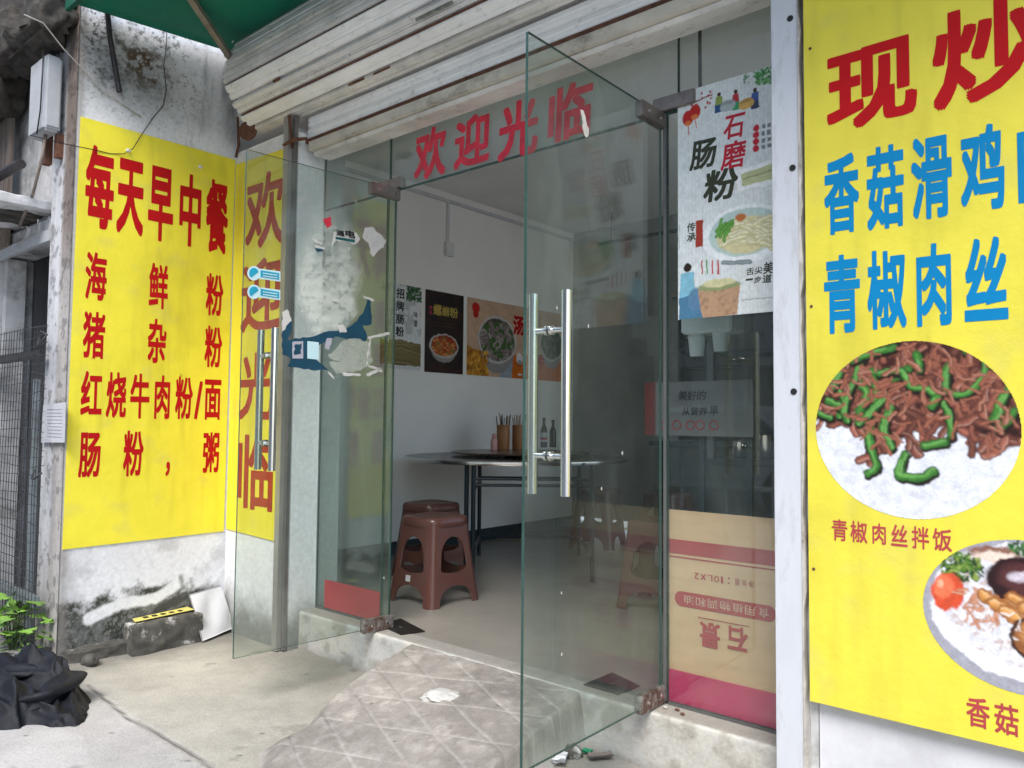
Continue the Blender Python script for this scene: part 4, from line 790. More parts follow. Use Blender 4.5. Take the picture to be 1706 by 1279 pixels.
a, b_ = pw(1262, 290); pt.poly([(a-44, b_-14), (a+50, b_-26), (a+50, b_+26), (a-40, b_+26)], (.93, .94, .94)); pt.poly([(a-34, b_-6), (a+50, b_-18), (a+50, b_+14), (a-32, b_+18)], (.74, .76, .58)); pt.strip([(a-30, b_+4), (a+48, b_-4)], 2, (.5, .5, .35), (.6, .6, .45))
a, b_ = pw(1240, 384); pt.ell(a, b_+6, 88, 58, (.92, .94, .94), soft=2); pt.ell(a, b_+2, 76, 48, (.72, .80, .78), soft=3); pt.ell(a+4, b_+8, 66, 38, (.84, .80, .62), soft=5)
for i in range(26): pt.strip(curl(r, a+r.uniform(-50, 30), b_+r.uniform(-20, 30), 46, r.uniform(-.6, .3), .6), 5, (.72, .70, .48), (.90, .88, .74), (.96, .95, .9))
for i in range(12): pt.strip(curl(r, a-60+r.uniform(0, 20), b_+r.uniform(-20, 20), 22, r.uniform(-1.6, -.6), .5), 4, (.2, .45, .15), (.45, .68, .3))
pt.ell(a-8, b_-28, 14, 9, (.72, .42, .22), soft=3); pt.strip([(a-44, b_+56), (a+10, b_+62)], 5, (.35, .4, .42), (.6, .65, .66))
a, b_ = pw(1165, 388); pt.rect(a-8, b_-26, a+8, b_+28, (.62, .22, .16)); pt.rect(a-46, b_-24, a-45, b_+26, (.4, .4, .4))
a, b_ = pw(1145, 445); pt.ell(a, b_, 9, 11, (.18, .12, .1), soft=1.5); pt.poly([(a-14, b_+12), (a+14, b_+10), (a+18, b_+62), (a-18, b_+66)], (.50, .72, .80)); pt.poly([(a-18, b_+62), (a+30, b_+50), (a+36, b_+112), (a-18, b_+116)], (.30, .48, .60)); pt.ell(a+18, b_+66, 18, 26, (.35, .50, .62), soft=4); pt.rect(a-14, b_+104, a+34, b_+116, (.1, .45, .38))
a, b_ = pw(1197, 482); pt.poly([(a-44, b_-4), (a+44, b_-10), (a+38, b_+50), (a-34, b_+56)], (.72, .58, .46)); pt.ell(a, b_-8, 50, 10, (.56, .60, .42), soft=2); pt.ell(a, b_-14, 38, 9, (.82, .80, .62), soft=2); pt.speck(431, 30, .58, (.55, .42, .34), .5, ((pt.xx > a-40)*(pt.xx < a+40)*(pt.yy > b_)*(pt.yy < b_+50)))
for k, c in enumerate(((.7, .25, .2), (.3, .6, .3), (.75, .2, .2), (.75, .2, .2))): a, b_ = pw(1168+k*9, 444); pt.rect(a, b_-14, a+3, b_+14, c)
a, b_ = pw(1262, 497); pt.rect(a-34, b_-1, a+45, b_+1, (.55, .55, .55), .7)
pt.warp(2.5, 16, 950, False); print_obj('sheet', pt, (X0w, -.0045, Z1w), (X1w, -.0045, Z1w), (X0w, -.0045, Z0w), wp)
PWp = pl_y(-.0046)
sign_chars('lettering', [('石', 1204, 1238, 191, 231), ('磨', 1200, 1240, 235, 281)], PWp, M('crimson_ink', (.5, .01, .03), .5, bmp=0), wp, .02, shear=.12)
sign_chars('lettering', [('肠', 1148, 1191, 233, 281), ('粉', 1170, 1226, 281, 334)], PWp, MT['dark'], wp, .028, shear=.12)
sign_chars('lettering', [('传', 1144, 1158, 371, 386), ('承', 1144, 1159, 388, 402), ('舌', 1243, 1256, 446, 458), ('尖', 1257, 1270, 444, 456), ('美', 1271, 1288, 436, 456), ('一', 1242, 1254, 464, 467), ('步', 1256, 1268, 460, 471), ('道', 1270, 1285, 457, 471)], PWp, MT['dark'], wp, .018, shear=.08)

# ---- posters on the inner wall
def inner(x, y, k=.004): return on(x, y, 0, XI+k)
def inner_poster(lab, xa, xb, yt, ybm, paintf, W, name='wall_poster'):
    p0, p1 = inner(xa, (yt+ybm)/2), inner(xb, (yt+ybm)/2); z1, z0 = inner(xa, yt)[2], inner(xa, ybm)[2]
    Hh = int(W*(z1-z0)/(p1[1]-p0[1])); t = thing(name, lab, 'poster', (XI, p0[1], z0), 'food posters on the dining room wall'); pt = Paint(W, Hh, (.9, .9, .9)); paintf(pt); pt.warp(3, 18, 940, False)
    print_obj('sheet', pt, (XI+.004, p0[1], z1), (XI+.004, p1[1], z1), (XI+.004, p0[1], z0), t)
    return t, (lambda u, v: np.array([XI+.0045, p0[1]+(p1[1]-p0[1])*u, z1-(z1-z0)*v])), (p1[1]-p0[1]), (z1-z0)
def letter(t, fn, items, mat, off=.02):
    for ch, u0, u1, v0, v1 in items: mb = MB(); a, b, c = fn(u0, v1), fn(u1, v1), fn(u0, v0); put_char(mb, ch, off, a, b-a, c-a); mb.build('character', mat, t, fixn=False)
def pA(pt):
    W, h = pt.w, pt.h; r = random.Random(1)
    pt.speck(1, 6, .56, (.6, .63, .6), .5, pt.yy < h*.65)
    for i in range(120): pt.ell(W*.62+r.uniform(0, W*.36), r.uniform(0, h*.17), 4, 4, r.choice([(.12, .3, .14), (.25, .42, .24)]), soft=2)
    pt.ell(W*.5, h*.82, W*.5, h*.17, (.42, .34, .20), soft=6)
    for i in range(22): y = h*(.68+.012*i); pt.strip([(W*.02, y), (W*.5, y-4+r.uniform(-5, 5)), (W*.96, y+4)], 4, r.choice([(.3, .24, .14), (.42, .36, .2)]), r.choice([(.55, .48, .28), (.62, .56, .36)]))
    pt.rect(0, h*.95, W, h, (.85, .85, .85))
t, fn, a_, b_ = inner_poster('white poster 招牌肠粉 nearest the left glass door, with a tray of rolls', 634, 702, 467, 612, pA, 130)
letter(t, fn, [('招', .36, .56, .05, .17), ('牌', .36, .56, .20, .32), ('肠', .36, .56, .36, .47), ('粉', .36, .56, .50, .62)], MT['black'], .03); letter(t, fn, [('味', .80, .90, .30, .37), ('道', .80, .90, .40, .48)], MT['dark'])
def bowl(pt, cx, cy, rx, ry, cols, rim=(.78, .76, .74), seed=1, n=160, wdt=(2, 4)):
    r = random.Random(seed); pt.ell(cx, cy+ry*.35, rx*.9, ry*1.05, tuple(v*.75 for v in rim), soft=2); pt.ell(cx, cy, rx, ry, rim, soft=1.5); pt.ell(cx, cy, rx*.92, ry*.9, cols[0][0], soft=2); m = pt.ellmask(cx, cy, rx*.9, ry*.88)
    for i in range(n): a, q = r.uniform(0, 6.28), r.random()**.5; c = r.choice(cols); pt.strip(curl(r, cx+rx*.8*q*math.cos(a), cy+ry*.8*q*math.sin(a), r.uniform(8, 22), r.uniform(0, 3.1), r.uniform(-1, 1)), r.uniform(*wdt), c[0], c[1], None, m)
def pB(pt):
    W, h = pt.w, pt.h; pt.c[:] = s2l((.13, .085, .08)); pt.speck(5, 5, .5, (.22, .13, .10), .6)
    pt.mask(sst(h*.82, h, pt.yy)*.5, (.28, .17, .12)); bowl(pt, W*.49, h*.66, W*.38, h*.15, [((.55, .22, .08), (.90, .50, .22)), ((.6, .3, .1), (.92, .7, .4)), ((.45, .1, .06), (.8, .25, .12)), ((.3, .3, .1), (.55, .5, .2))], seed=4)
    for y in (.33, .38, .42): pt.rect(W*.28, h*y, W*.78, h*y+2, (.4, .28, .16), .5)
t, fn, a_, b_ = inner_poster('dark brown poster 螺蛳粉 with a bowl of red noodles, between the other posters', 708, 772, 481, 619, pB, 150)
letter(t, fn, [('螺', .20, .42, .16, .30), ('蛳', .43, .62, .17, .30), ('粉', .63, .85, .17, .30)], MT['gold'], .03); letter(t, fn, [('特', .10, .17, .19, .24), ('色', .10, .17, .25, .30)], MT['pinkish'])
def pC(pt):
    W, h = pt.w, pt.h; pt.c[:] = s2l((.80, .66, .55)); pt.mask((np.abs(((pt.xx-pt.yy*.6)/34) % 2-1) < .5)*.25, (.86, .74, .62))
    pt.poly([(0, h*.62), (W*.16, h*.70), (W*.2, h), (0, h)], (.72, .48, .16)); pt.poly([(W*.30, h), (W*.37, h*.75), (W*.44, h*.68), (W*.46, h)], (.62, .66, .70)); pt.poly([(W*.43, h*.68), (W*.98, h*.58), (W, h), (W*.42, h)], (.82, .42, .10))
    bowl(pt, W*.28, h*.50, W*.185, h*.32, [((.32, .28, .26), (.62, .56, .54)), ((.18, .3, .12), (.3, .45, .2)), ((.42, .36, .34), (.75, .7, .68))], seed=9, n=300, wdt=(2.5, 5)); 
    r = random.Random(5)
    for i in range(110): pt.ell(r.uniform(0, W*.19), r.uniform(h*.68, h), r.uniform(3, 6), r.uniform(3, 6), r.choice([(.78, .52, .15), (.88, .66, .25), (.6, .36, .08)]), soft=1.5)
    pt.ell(W*.075, h*.12, W*.035, h*.07, (.78, .12, .06), soft=1.5); pt.ell(W*.075, h*.20, W*.026, h*.05, (.7, .1, .06), soft=1.5)
    pt.ell(W*.50, h*.72, W*.035, h*.09, (.92, .9, .88), soft=2); pt.ell(W*.50, h*.78, W*.025, h*.05, (.25, .2, .2), soft=2, amt=.6); pt.ell(W*.50, h*.94, W*.03, h*.02, (.92, .9, .88), soft=2)
    bowl(pt, W*.84, h*.46, W*.13, h*.26, [((.14, .26, .14), (.25, .38, .22)), ((.35, .33, .3), (.55, .52, .5))], seed=11, n=120, wdt=(2.5, 5))
t, fn, a_, b_ = inner_poster('wide peach and orange poster 汤粉 with a grey meat noodle bowl', 778, 942, 494, 624, pC, 340)
letter(t, fn, [('汤', .43, .545, .13, .40), ('粉', .575, .70, .15, .42), ('牛', .70, .76, .64, .84)], MT['red'], .04)

# ---- cardboard behind the right pane
cb = thing('flattened_oil_carton', 'flattened brown cooking oil carton upside down behind the right pane, over a pink board', 'carton', (-1.15, .03, .1))
zt, zb0 = on(1112, 848, 1, .02)[2], on(1130, 1130, 1, .02)[2]
bx('carton_sheet', MT['card'], cb, -1.405, -.94, .020, .026, .105, zt)
C3 = pl_y(.0185)
def cquad(name, pts, mat, y=.0185): return MB().slab([on(a, b, 1, y) for a, b in pts], (0, -1, 0), .0004).build(name, mat, cb)
zc = lambda py, px=1150: on(px, py, 1, .0185)[2]
z_a, z_b, z_c = zc(901), zc(925), zc(928)
bx('printed_band', MT['cardred'], cb, -1.404, -.941, .0185, .0195, z_b, z_a); bx('printed_band', MT['cardred'], cb, -1.404, -.941, .0186, .0195, z_c-.008, z_c-.003)
pa, pb_ = on(1140, 1000, 1, .018), on(1275, 1025, 1, .018); rad = .026; zc0 = on(1210, 1010, 1, .018)[2]
xa, xb = on(1135, 1003, 1, .018)[0], on(1280, 1020, 1, .018)[0]; ang = np.linspace(-math.pi/2, math.pi/2, 12)
MB().slab([(xb+rad*math.cos(a), .0185, zc0+rad*math.sin(a)) for a in ang]+[(xa-rad*math.cos(a), .0185, zc0-rad*math.sin(a)) for a in ang], (0, -1, 0), .0004).build('printed_pill', MT['cardred'], cb)
m = MB(); s_ = '食用植物调和油'; n_c = len(s_)
row_chars(m, s_[::-1], xa+.012, zc0-.015, (xb-xa)/8.2, .03, (xb-xa)*.02, (0, .0180, 0), (1, 0, 0), (0, -1, 0), .012, flip=True, eps=.0003); m.build('lettering', M('pale_print_on_red', (.62, .40, .30), .7, bmp=0), cb, fixn=False)
m = MB(); x0_ = on(1157, 955, 1, .0185)[0]; z0_ = on(1157, 961, 1, .0185)[2]
row_chars(m, '净含量:10L×2'[::-1], x0_, z0_-.006, .019, .022, .006, (0, .0183, 0), (1, 0, 0), (0, -1, 0), .006, flip=True); m.build('lettering', MT['cardred'], cb, fixn=False)
m = MB(); q1, q2 = on(1168, 1040, 1, .0185), on(1200, 1080, 1, .0185)
for ch, xa_, xb_ in (('景', 1166, 1200), ('石', 1212, 1246)):
    A_, B_ = on(xa_, 1055, 1, .0183), on(xb_, 1062, 1, .0183); zt_, zb_ = on((xa_+xb_)/2, 1037+(.15*(xa_-1166)), 1, .0183)[2], on((xa_+xb_)/2, 1079+(.1*(xa_-1166)), 1, .0183)[2]
    put_char(m, ch, .03, (A_[0], .0178, zb_), (B_[0]-A_[0], 0, 0), (0, 0, zt_-zb_), flip=True)
m.box(on(1163, 1032, 1, .018)[0], on(1248, 1048, 1, .018)[0], .0180, .0184, zt_+.006, zt_+.0085); m.build('lettering', MT['cardred'], cb, fixn=False)
bx('pink_board', MT['pinkboard'], cb, -1.395, -.94, .012, .0175, .004, .122)

# ================================================================== DINING ROOM
# stool: a quarter shell with its share of arch and apron, four times, under a rounded seat
def make_stool(name, lab):
    root = thing(name, lab, 'stool', (0, 0, 0), 'maroon plastic stools in the dining room'); Hs, hb, ht, rc = .455, .185, .135, .05
    def hw(z): return hb+(ht-hb)*(z/Hs)**.9
    def ub(z):      # half opening width (fraction of flat half side) at height z
        if z < .10: q = z/.10; return .80*math.sqrt(max(0, 1-q**3))
        if z < .165: return 0
        if z < .355: q = (z-.165)/.19; return .74*(min(1, (q/.10))**.35 if q < .1 else 1)*math.sqrt(max(0, 1-max(0, (q-.45)/.55)**2.4))*(1-.10*q)
        return 0
    zs = sorted(list(np.linspace(0, .0999, 14))+[.1001, .13, .1649]+list(np.linspace(.1652, .3549, 26))+[.3551, .38, .41, .43, .445])
    for qd in range(4):
        b = MB(); rows = []
        for z in zs:
            w_ = hw(z)*(1+.0*z); c = w_-rc; u0 = ub(z)*w_*.82; row = []
            rib = lambda s: 0
            for k in range(7): t_ = k/6; x = u0+(c-u0)*t_; row.append((x, -w_-(.006*math.sin(t_*math.pi)*0)))
            for k in range(1, 8): a = -math.pi/2+k/8*math.pi/2; bul = .004*math.sin(k/8*math.pi); row.append((c+(rc+bul)*math.cos(a), -c+(rc+bul)*math.sin(a)))
            for k in range(7): t_ = k/6; y = -c+(c-u0)*t_*1.0; row.append((w_, y))
            ca, sa = [(1, 0), (0, 1), (-1, 0), (0, -1)][qd]; rows.append([(x*ca-y*sa, x*sa+y*ca, z) for x, y in row])
        n = len(rows[0]); vs = [v for r_ in rows for v in r_]; fs = []
        for i in range(len(zs)-1):
            for k in range(n-1): fs.append((i*n+k, i*n+k+1, (i+1)*n+k+1, (i+1)*n+k))
        # inner skin
        cen = len(vs); th = .0035; vs2 = []
        for r_ in rows:
            for (x, y, z) in r_: L = math.hypot(x, y); vs2.append((x*(1-th*2/L), y*(1-th*2/L), z))
        fs2 = [tuple(cen+i for i in f[::-1]) for f in fs]; rim = []
        for i in range(len(zs)-1): rim += [(i*n, (i+1)*n, cen+(i+1)*n, cen+i*n), (i*n+n-1, cen+i*n+n-1, cen+(i+1)*n+n-1, (i+1)*n+n-1)]
        for k in range(n-1): rim.append((k, cen+k, cen+k+1, k+1))
        b.add(vs+vs2, fs+fs2+rim); b.build('leg', MT['plastic'], root, smooth='auto', fixn=False)
    b = MB(); N = 40; ring = []
    for (w_, z) in ((ht+.000, .405), (ht+.010, .408), (ht+.013, .425), (ht+.010, .445), (ht+.002, .455), (ht-.012, .458), (ht-.03, .454), (.02, .453)):
        pts = []; 
        for k in range(N):
            a = 2*math.pi*(k+.5)/N; e = 5.; ca, sa = math.cos(a), math.sin(a); q = (abs(ca)**e+abs(sa)**e)**(-1/e); pts.append((w_*q*ca, w_*q*sa, z))
        ring.append(pts)
    vs = [v for r_ in ring for v in r_]; fs = [(i*N+k, i*N+(k+1) % N, (i+1)*N+(k+1) % N, (i+1)*N+k) for i in range(len(ring)-1) for k in range(N)]; fs.append(tuple((len(ring)-1)*N+k for k in range(N)))
    b.add(vs, fs); b.build('seat', MT['plastic'], root, smooth='auto', fixn=False)
    return root
def copy_tree(o, parent=None):
    c = o.copy(); COL.objects.link(c); c.parent = parent
    for ch in list(o.children): copy_tree(ch, c)
    return c
st0 = make_stool('plastic_stool', 'front maroon plastic stool with a small white label on its lower band'); 
sticker_o = MB().box(.04, .085, -.1905, -.1885, .118, .148)
sl = MB().add([(-.035, -.1735, .118), (.0, -.1735, .118), (.0, -.1705, .150), (-.035, -.1705, .150), (-.035, -.169, .118), (.0, -.169, .118), (.0, -.166, .150), (-.035, -.166, .150)], [(0, 1, 2, 3), (4, 7, 6, 5), (0, 4, 5, 1), (1, 5, 6, 2), (2, 6, 7, 3), (3, 7, 4, 0)]).build('label_sticker', MT['labelw'], None); 
st_list = [((-3.70, 1.03), -2, 'second maroon stool standing right behind the front one'),
           ((-2.16, 1.30), 8, 'maroon stool seen through the right glass door'),
           ((-3.55, 2.75), 12, 'maroon stool half hidden behind the table legs'), ((-3.0, 2.9), -8, 'maroon stool behind the table, seen beside the right door handle')]
for (x, y), rz, lab in st_list:
    st0.scale = (1.03,)*3; c = copy_tree(st0); c.location = (x, y, 0); c.rotation_euler = (0, 0, R_(rz)); c['label'] = lab
st0.scale = (1.03,)*3; st0.location = (-3.18, .565, 0); st0.rotation_euler = (0, 0, R_(-2)); sl.parent = st0
# table
tc = np.array([-3.60, 1.77]); tb = thing('round_dining_table', 'round dark folding table with a bright steel rim and black tube legs', 'table', (tc[0], tc[1], 0))
MB().lathe([(.785, .735), (.79, .738), (.79, .752), (.02, .752)], (tc[0], tc[1], 0), 72).build('tabletop', MT['tabletop'], tb, smooth='auto')
MB().lathe([(.770, .726), (.798, .727), (.800, .730), (.800, .750), (.792, .7535), (.7905, .7525), (.7905, .7335)], (tc[0], tc[1], 0), 72).build('metal_rim', MT['steel'], tb, smooth='auto')
def tp(px, py, z): return on(px, py, 2, z)
la, lb = on(787, 968, 2, 0), on(775, 950, 2, 0)
legs = [(la[0], la[1]), (lb[0]-.02, lb[1]+.05), (on(833, 890, 2, 0)[0], on(833, 890, 2, 0)[1]), (on(848, 893, 2, 0)[0], on(848, 893, 2, 0)[1])]
fw = np.array([-.649, .759]); rt = np.array([.76, .649])
corners = [np.array(legs[0]), tc*2-np.array(legs[0])]
L0 = np.array(legs[0]); L1_ = L0+rt*.75; L2_ = L0+fw*.95; L3_ = L2_+rt*.75
for a in (L0, L1_, L2_, L3_): MB().tube([(a[0], a[1], 0), (a[0], a[1], .735)], .0145, 14).build('leg', MT['blacksteel'], tb, smooth='auto')
a = L0-rt*.045+fw*.03; MB().tube([(a[0], a[1], .02), (a[0], a[1], .735)], .0145, 14).build('leg', MT['blacksteel'], tb, smooth='auto')
for (a, b_, z) in ((L0, L1_, .60), (L2_, L3_, .58), (L0, L2_, .56), (L1_, L3_, .56), (L0, L1_, .62+.02), (L2_, L3_, .14), (L0, L2_, .14), (L1_, L3_, .14)):
    MB().tube([(a[0], a[1], z), (b_[0], b_[1], z)], .010, 10).build('crossbar', MT['blacksteel'], tb)
ls = thing('lazy_susan', 'dark round turntable lying on the dining table', 'turntable', (tc[0]+.0, tc[1]+.05, .754))
MB().lathe([(.12, .0), (.12, .018), (.50, .020), (.505, .024), (.50, .032), (.01, .032)], (tc[0], tc[1]+.05, .754), 64).build('disc', M('brown_turntable', (.10, .06, .04), .25, var=.2), ls, smooth='auto')
zt_ = .786
def holder(px, lab, seed):
    p = on(px, 748, 2, zt_); r = random.Random(seed); t = thing('chopstick_holder', lab, 'chopstick holder', (p[0], p[1], zt_), 'bamboo chopstick holders on the table')
    rr_ = .052; MB().lathe([(rr_*.96, 0), (rr_, .01), (rr_*.97, .018), (rr_, .03), (rr_, .145), (rr_*.97, .155), (rr_, .165), (rr_*1.0, .19), (rr_*.86, .19), (rr_*.86, .02), (.002, .02)], (p[0], p[1], zt_), 28).build('cup', MT['bamboo'], t, smooth='auto')
    for k in range(13):
        a, q_, tl = r.uniform(0, 6.28), r.uniform(0, .033), r.uniform(.225, .265); c0 = Vector((p[0]+q_*math.cos(a), p[1]+q_*math.sin(a), zt_+.02)); c1 = c0+Vector((math.cos(a)*.03, math.sin(a)*.03, tl))
        MB().tube([c0, c1], .0035, 6).build('chopstick', MT['stickdark'] if (k % 2 == 0) == (seed == 1) else MT['stick'], t)
    return p
pA_, pB_ = holder(838, 'left bamboo holder with dark green topped chopsticks', 1), holder(864, 'right bamboo holder, next to the edge of the right door', 2)
pp = on(823, 749, 2, zt_); pk = thing('pink_bottle', 'small pale pink plastic bottle in front of the chopstick holders', 'bottle', (pp[0], pp[1], zt_))
MB().lathe([(.024, 0), (.026, .01), (.026, .07), (.020, .085), (.012, .09), (.002, .091)], (pp[0], pp[1], zt_), 20).build('body', MT['pinkbottle'], pk, smooth='auto'); MB().lathe([(.014, .0915), (.016, .095), (.016, .118), (.010, .124), (.002, .125)], (pp[0], pp[1], zt_), 16).build('cap', MT['pinkbottle'], pk, smooth='auto')
for px, lab, lm, hgt in ((906, 'sauce bottle with a white and red label, between the door handle tubes', True, 1.0), (921, 'plain dark soy sauce bottle, right of the labelled one', False, .93)):
    p = on(px, 745, 2, zt_); t = thing('sauce_bottle', lab, 'bottle', (p[0], p[1], zt_), 'sauce bottles on the table'); s = hgt
    MB().lathe([(.026, 0), (.029, .006), (.029, .14*s), (.024, .165*s), (.012, .19*s), (.011, .225*s), (.002, .2255*s)], (p[0], p[1], zt_), 22).build('body', MT['sauce'], t, smooth='auto')
    MB().lathe([(.0125, .2262*s), (.0135, .23*s), (.0135, .252*s), (.002, .2525*s)], (p[0], p[1], zt_), 14).build('cap', MT['black'], t, smooth='auto')
    if lm:
        MB().lathe([(.0296, .045), (.0298, .046), (.0298, .125), (.0296, .126)], (p[0], p[1], zt_), 22).build('label', MT['labelw'], t, smooth='auto'); MB().lathe([(.0301, .065), (.0301, .085)], (p[0], p[1], zt_), 22).build('label_stripe', MT['red'], t, smooth='auto')
# back of the room
kc = thing('kitchen_counter', 'dark steel kitchen counter with shelves in the dim back of the room', 'counter', (-2.3, 3.4, 0))
bx('worktop', MT['blacksteel'], kc, -3.2, -1.2, 2.95, 3.55, .82, .86); bx('cabinet', MT['darkwall'], kc, -3.18, -1.22, 3.0, 3.5, .05, .815); bx('shelf', MT['blacksteel'], kc, -3.1, -1.2, 3.3, 3.55, 1.45, 1.47); bx('shelf', MT['blacksteel'], kc, -3.1, -1.2, 3.3, 3.55, 1.8, 1.82)
for xx in (-3.08, -2.2, -1.24): bx('leg', MT['blacksteel'], kc, xx-.015, xx+.015, 3.28, 3.3, .86, 1.82)
hr = on(1068, 394, 1, 3.2); o = MB().tube([(hr[0]-.45, 3.2, hr[2]), (hr[0]+.9, 3.2, hr[2])], .016, 10).build('hanging_rail', MT['blacksteel'], None); tag(o, 'thin dark rail hung below the ceiling at the back of the room', 'rail')
for xx in (hr[0]-.3, hr[0]+.6): MB().tube([(xx, 3.2, hr[2]), (xx, 3.2, 2.86)], .005, 6).build('hanger', MT['blacksteel'], o)
# partition and counter just behind the right pane
bc = thing('serving_counter', 'dark glass serving counter behind the right fixed pane', 'counter', (-1.2, .8, 0))
bx('body', MT['darkwall'], bc, -1.52, -.87, .62, 1.2, 0, .82); bx('worktop', MT['blacksteel'], bc, -1.54, -.87, .60, 1.22, .822, .85); bx('cabinet', MT['darkwall'], bc, -1.50, -.87, .9, 1.2, .852, 1.75)
bx('post', MT['frame'], bc, -1.53, -1.50, .60, .63, .852, 1.75)
bx('shelf', MT['blacksteel'], bc, -1.5, -.87, .64, .9, 1.30, 1.32)
for k, xx in enumerate((-1.42, -1.3, -1.18, -1.05)): 
    t = thing('metal_pot', ['lidded steel pot', 'small steel pot', 'steel mug', 'tall steel pot'][k]+' on the dark serving counter behind the right pane', 'pot', (xx, .72, .851), 'pots on the serving counter'); MB().lathe([(.04, 0), (.045, .01), (.045, .07+.03*(k % 2)), (.048, .075+.03*(k % 2)), (.002, .085+.03*(k % 2))], (xx, .72, .851), 20).build('body', MT['steel'], t, smooth='auto'); MB().tube([(xx-.045, .72, .90), (xx-.06, .72, .90)], .005, 8).build('handle', MT['blacksteel'], t)
mbd = thing('slogan_board', 'faint grey board with the handwritten slogan 美好的 behind the right pane', 'board', (-1.4, .3, .8))
YB = .30
q0, q1 = on(1092, 640, 1, YB), on(1255, 772, 1, YB); z1_, z0_ = on(1150, 635, 1, YB)[2], on(1150, 726, 1, YB)[2]
bx('board_sheet', MT['board'], mbd, q0[0], q1[0], YB, YB+.006, z0_, z1_); bx('red_edge', M('dark_red_print', (.16, .02, .02), .6), mbd, q0[0]-.05, q0[0]-.002, YB, YB+.006, z0_, z1_)
PBd = pl_y(YB-.001)
sign_chars('lettering', [('美', 1130, 1144, 651, 667), ('好', 1145, 1160, 651, 667), ('的', 1161, 1176, 650, 666), ('从', 1136, 1149, 678, 692), ('营', 1150, 1163, 678, 692), ('养', 1164, 1178, 678, 692), ('早', 1182, 1196, 676, 692)], PBd, MT['black'], mbd, .02, shear=.08)
m = MB()
for px in (1108, 1127, 1150, 1166, 1189): 
    p = on(px, 708, 1, YB-.001); m.tube([p+np.array([.018*math.cos(a), 0, .018*math.sin(a)]) for a in np.linspace(0, 2*math.pi, 17)], .0022, 6)
m.build('printed_rings', MT['cardred'], mbd)
bx('stand', MT['blacksteel'], mbd, -1.42, -1.40, YB+.01, YB+.03, 0, z1_)
bx('stand', MT['blacksteel'], mbd, q1[0]-.03, q1[0]-.01, YB+.01, YB+.03, 0, z1_)
cr = thing('cup_dispenser', 'white cup dispenser with plastic cups hanging below the window poster', 'cup dispenser', (-1.4, .1, 1.2))
YC = .12; c0, c1 = on(1134, 545, 1, YC), on(1218, 545, 1, YC); zt2, zb2 = on(1140, 520, 1, YC)[2], on(1140, 556, 1, YC)[2]
bx('tray', M('white_plastic_tray', (.62, .65, .68), .4, bmp=0), cr, c0[0], c1[0], YC, YC+.12, zb2, zt2, bev=.006); bx('hanger', MT['blacksteel'], cr, c0[0]+.05, c0[0]+.06, YC+.05, YC+.06, zt2, 2.86)
for px, yb_ in ((1159, 593), (1199, 585)):
    p = on(px, 560, 1, YC+.05); zbb = on(px, yb_, 1, YC+.05)[2]
    for k in range(4): MB().lathe([(.026, 0), (.033, .07), (.036, .071), (.036, .074), (.002, .074)], (p[0], YC+.06, zbb+k*.012), 22).build('cup', MT['frost'], cr, smooth='auto')
# floor spring covers
for pts, lab in (([(628, 1040), (668, 1031), (708, 1052), (668, 1058)], 'dark metal floor spring cover at the foot of the left door hinge'), ([(972, 1141), (1020, 1121), (1066, 1143), (1030, 1158)], 'dark metal floor spring cover seen through the right glass door')):
    P4 = [on(a, b, 2, .002) for a, b in pts]; o = MB().slab(P4, (0, 0, 1), .003).build('floor_spring_cover', M('worn_dark_plate', (.035, .033, .03), .35, .6, .3, 30, .2), None); tag(o, lab, 'floor plate', 'floor spring covers')
    c = np.mean(P4, 0); MB().tube([(c[0], c[1], .005), (c[0], c[1], .007)], .008, 12).build('screw', MT['steel'], o)

# ================================================================== LITTER AND STONES
def blob(name, c, r3, seed, mat, amp=.25, sub=3, parent=None, flat=False, rz=0):
    b = bmesh.new(); bmesh.ops.create_icosphere(b, subdivisions=sub, radius=1); q = np.array([v.co[:] for v in b.verts])
    n1 = fbm(q[:, 0]+q[:, 2]*.7+5, q[:, 1]-q[:, 2]*.6+5, 1.6, 4, seed)-.5; n2 = fbm(q[:, 0]*1.3-q[:, 2]+9, q[:, 1]+q[:, 2]+9, 4, 3, seed+5)-.5
    k = 1+amp*2*n1+amp*n2; q = q*k[:, None]; c_, s_ = math.cos(rz), math.sin(rz)
    for v, p in zip(b.verts, q): x, y, z = p[0]*r3[0], p[1]*r3[1], p[2]*r3[2]; v.co = (c[0]+x*c_-y*s_, c[1]+x*s_+y*c_, c[2]+(max(z, -.3*r3[2]) if flat else z))
    me = bpy.data.meshes.new(name); b.to_mesh(me); b.free(); me.materials.append(mat); me.polygons.foreach_set('use_smooth', [True]*len(me.polygons)); o = bpy.data.objects.new(name, me); COL.objects.link(o); o.parent = parent; return o
rk = on(732, 1162, 2, -.06); o = blob('rock', (rk[0], rk[1], -.058), (.075, .042, .024), 12, MT['rock'], .35, 4, rz=.7); tag(o, 'broken pale lump of plaster lying on the grooved ramp', 'rock')
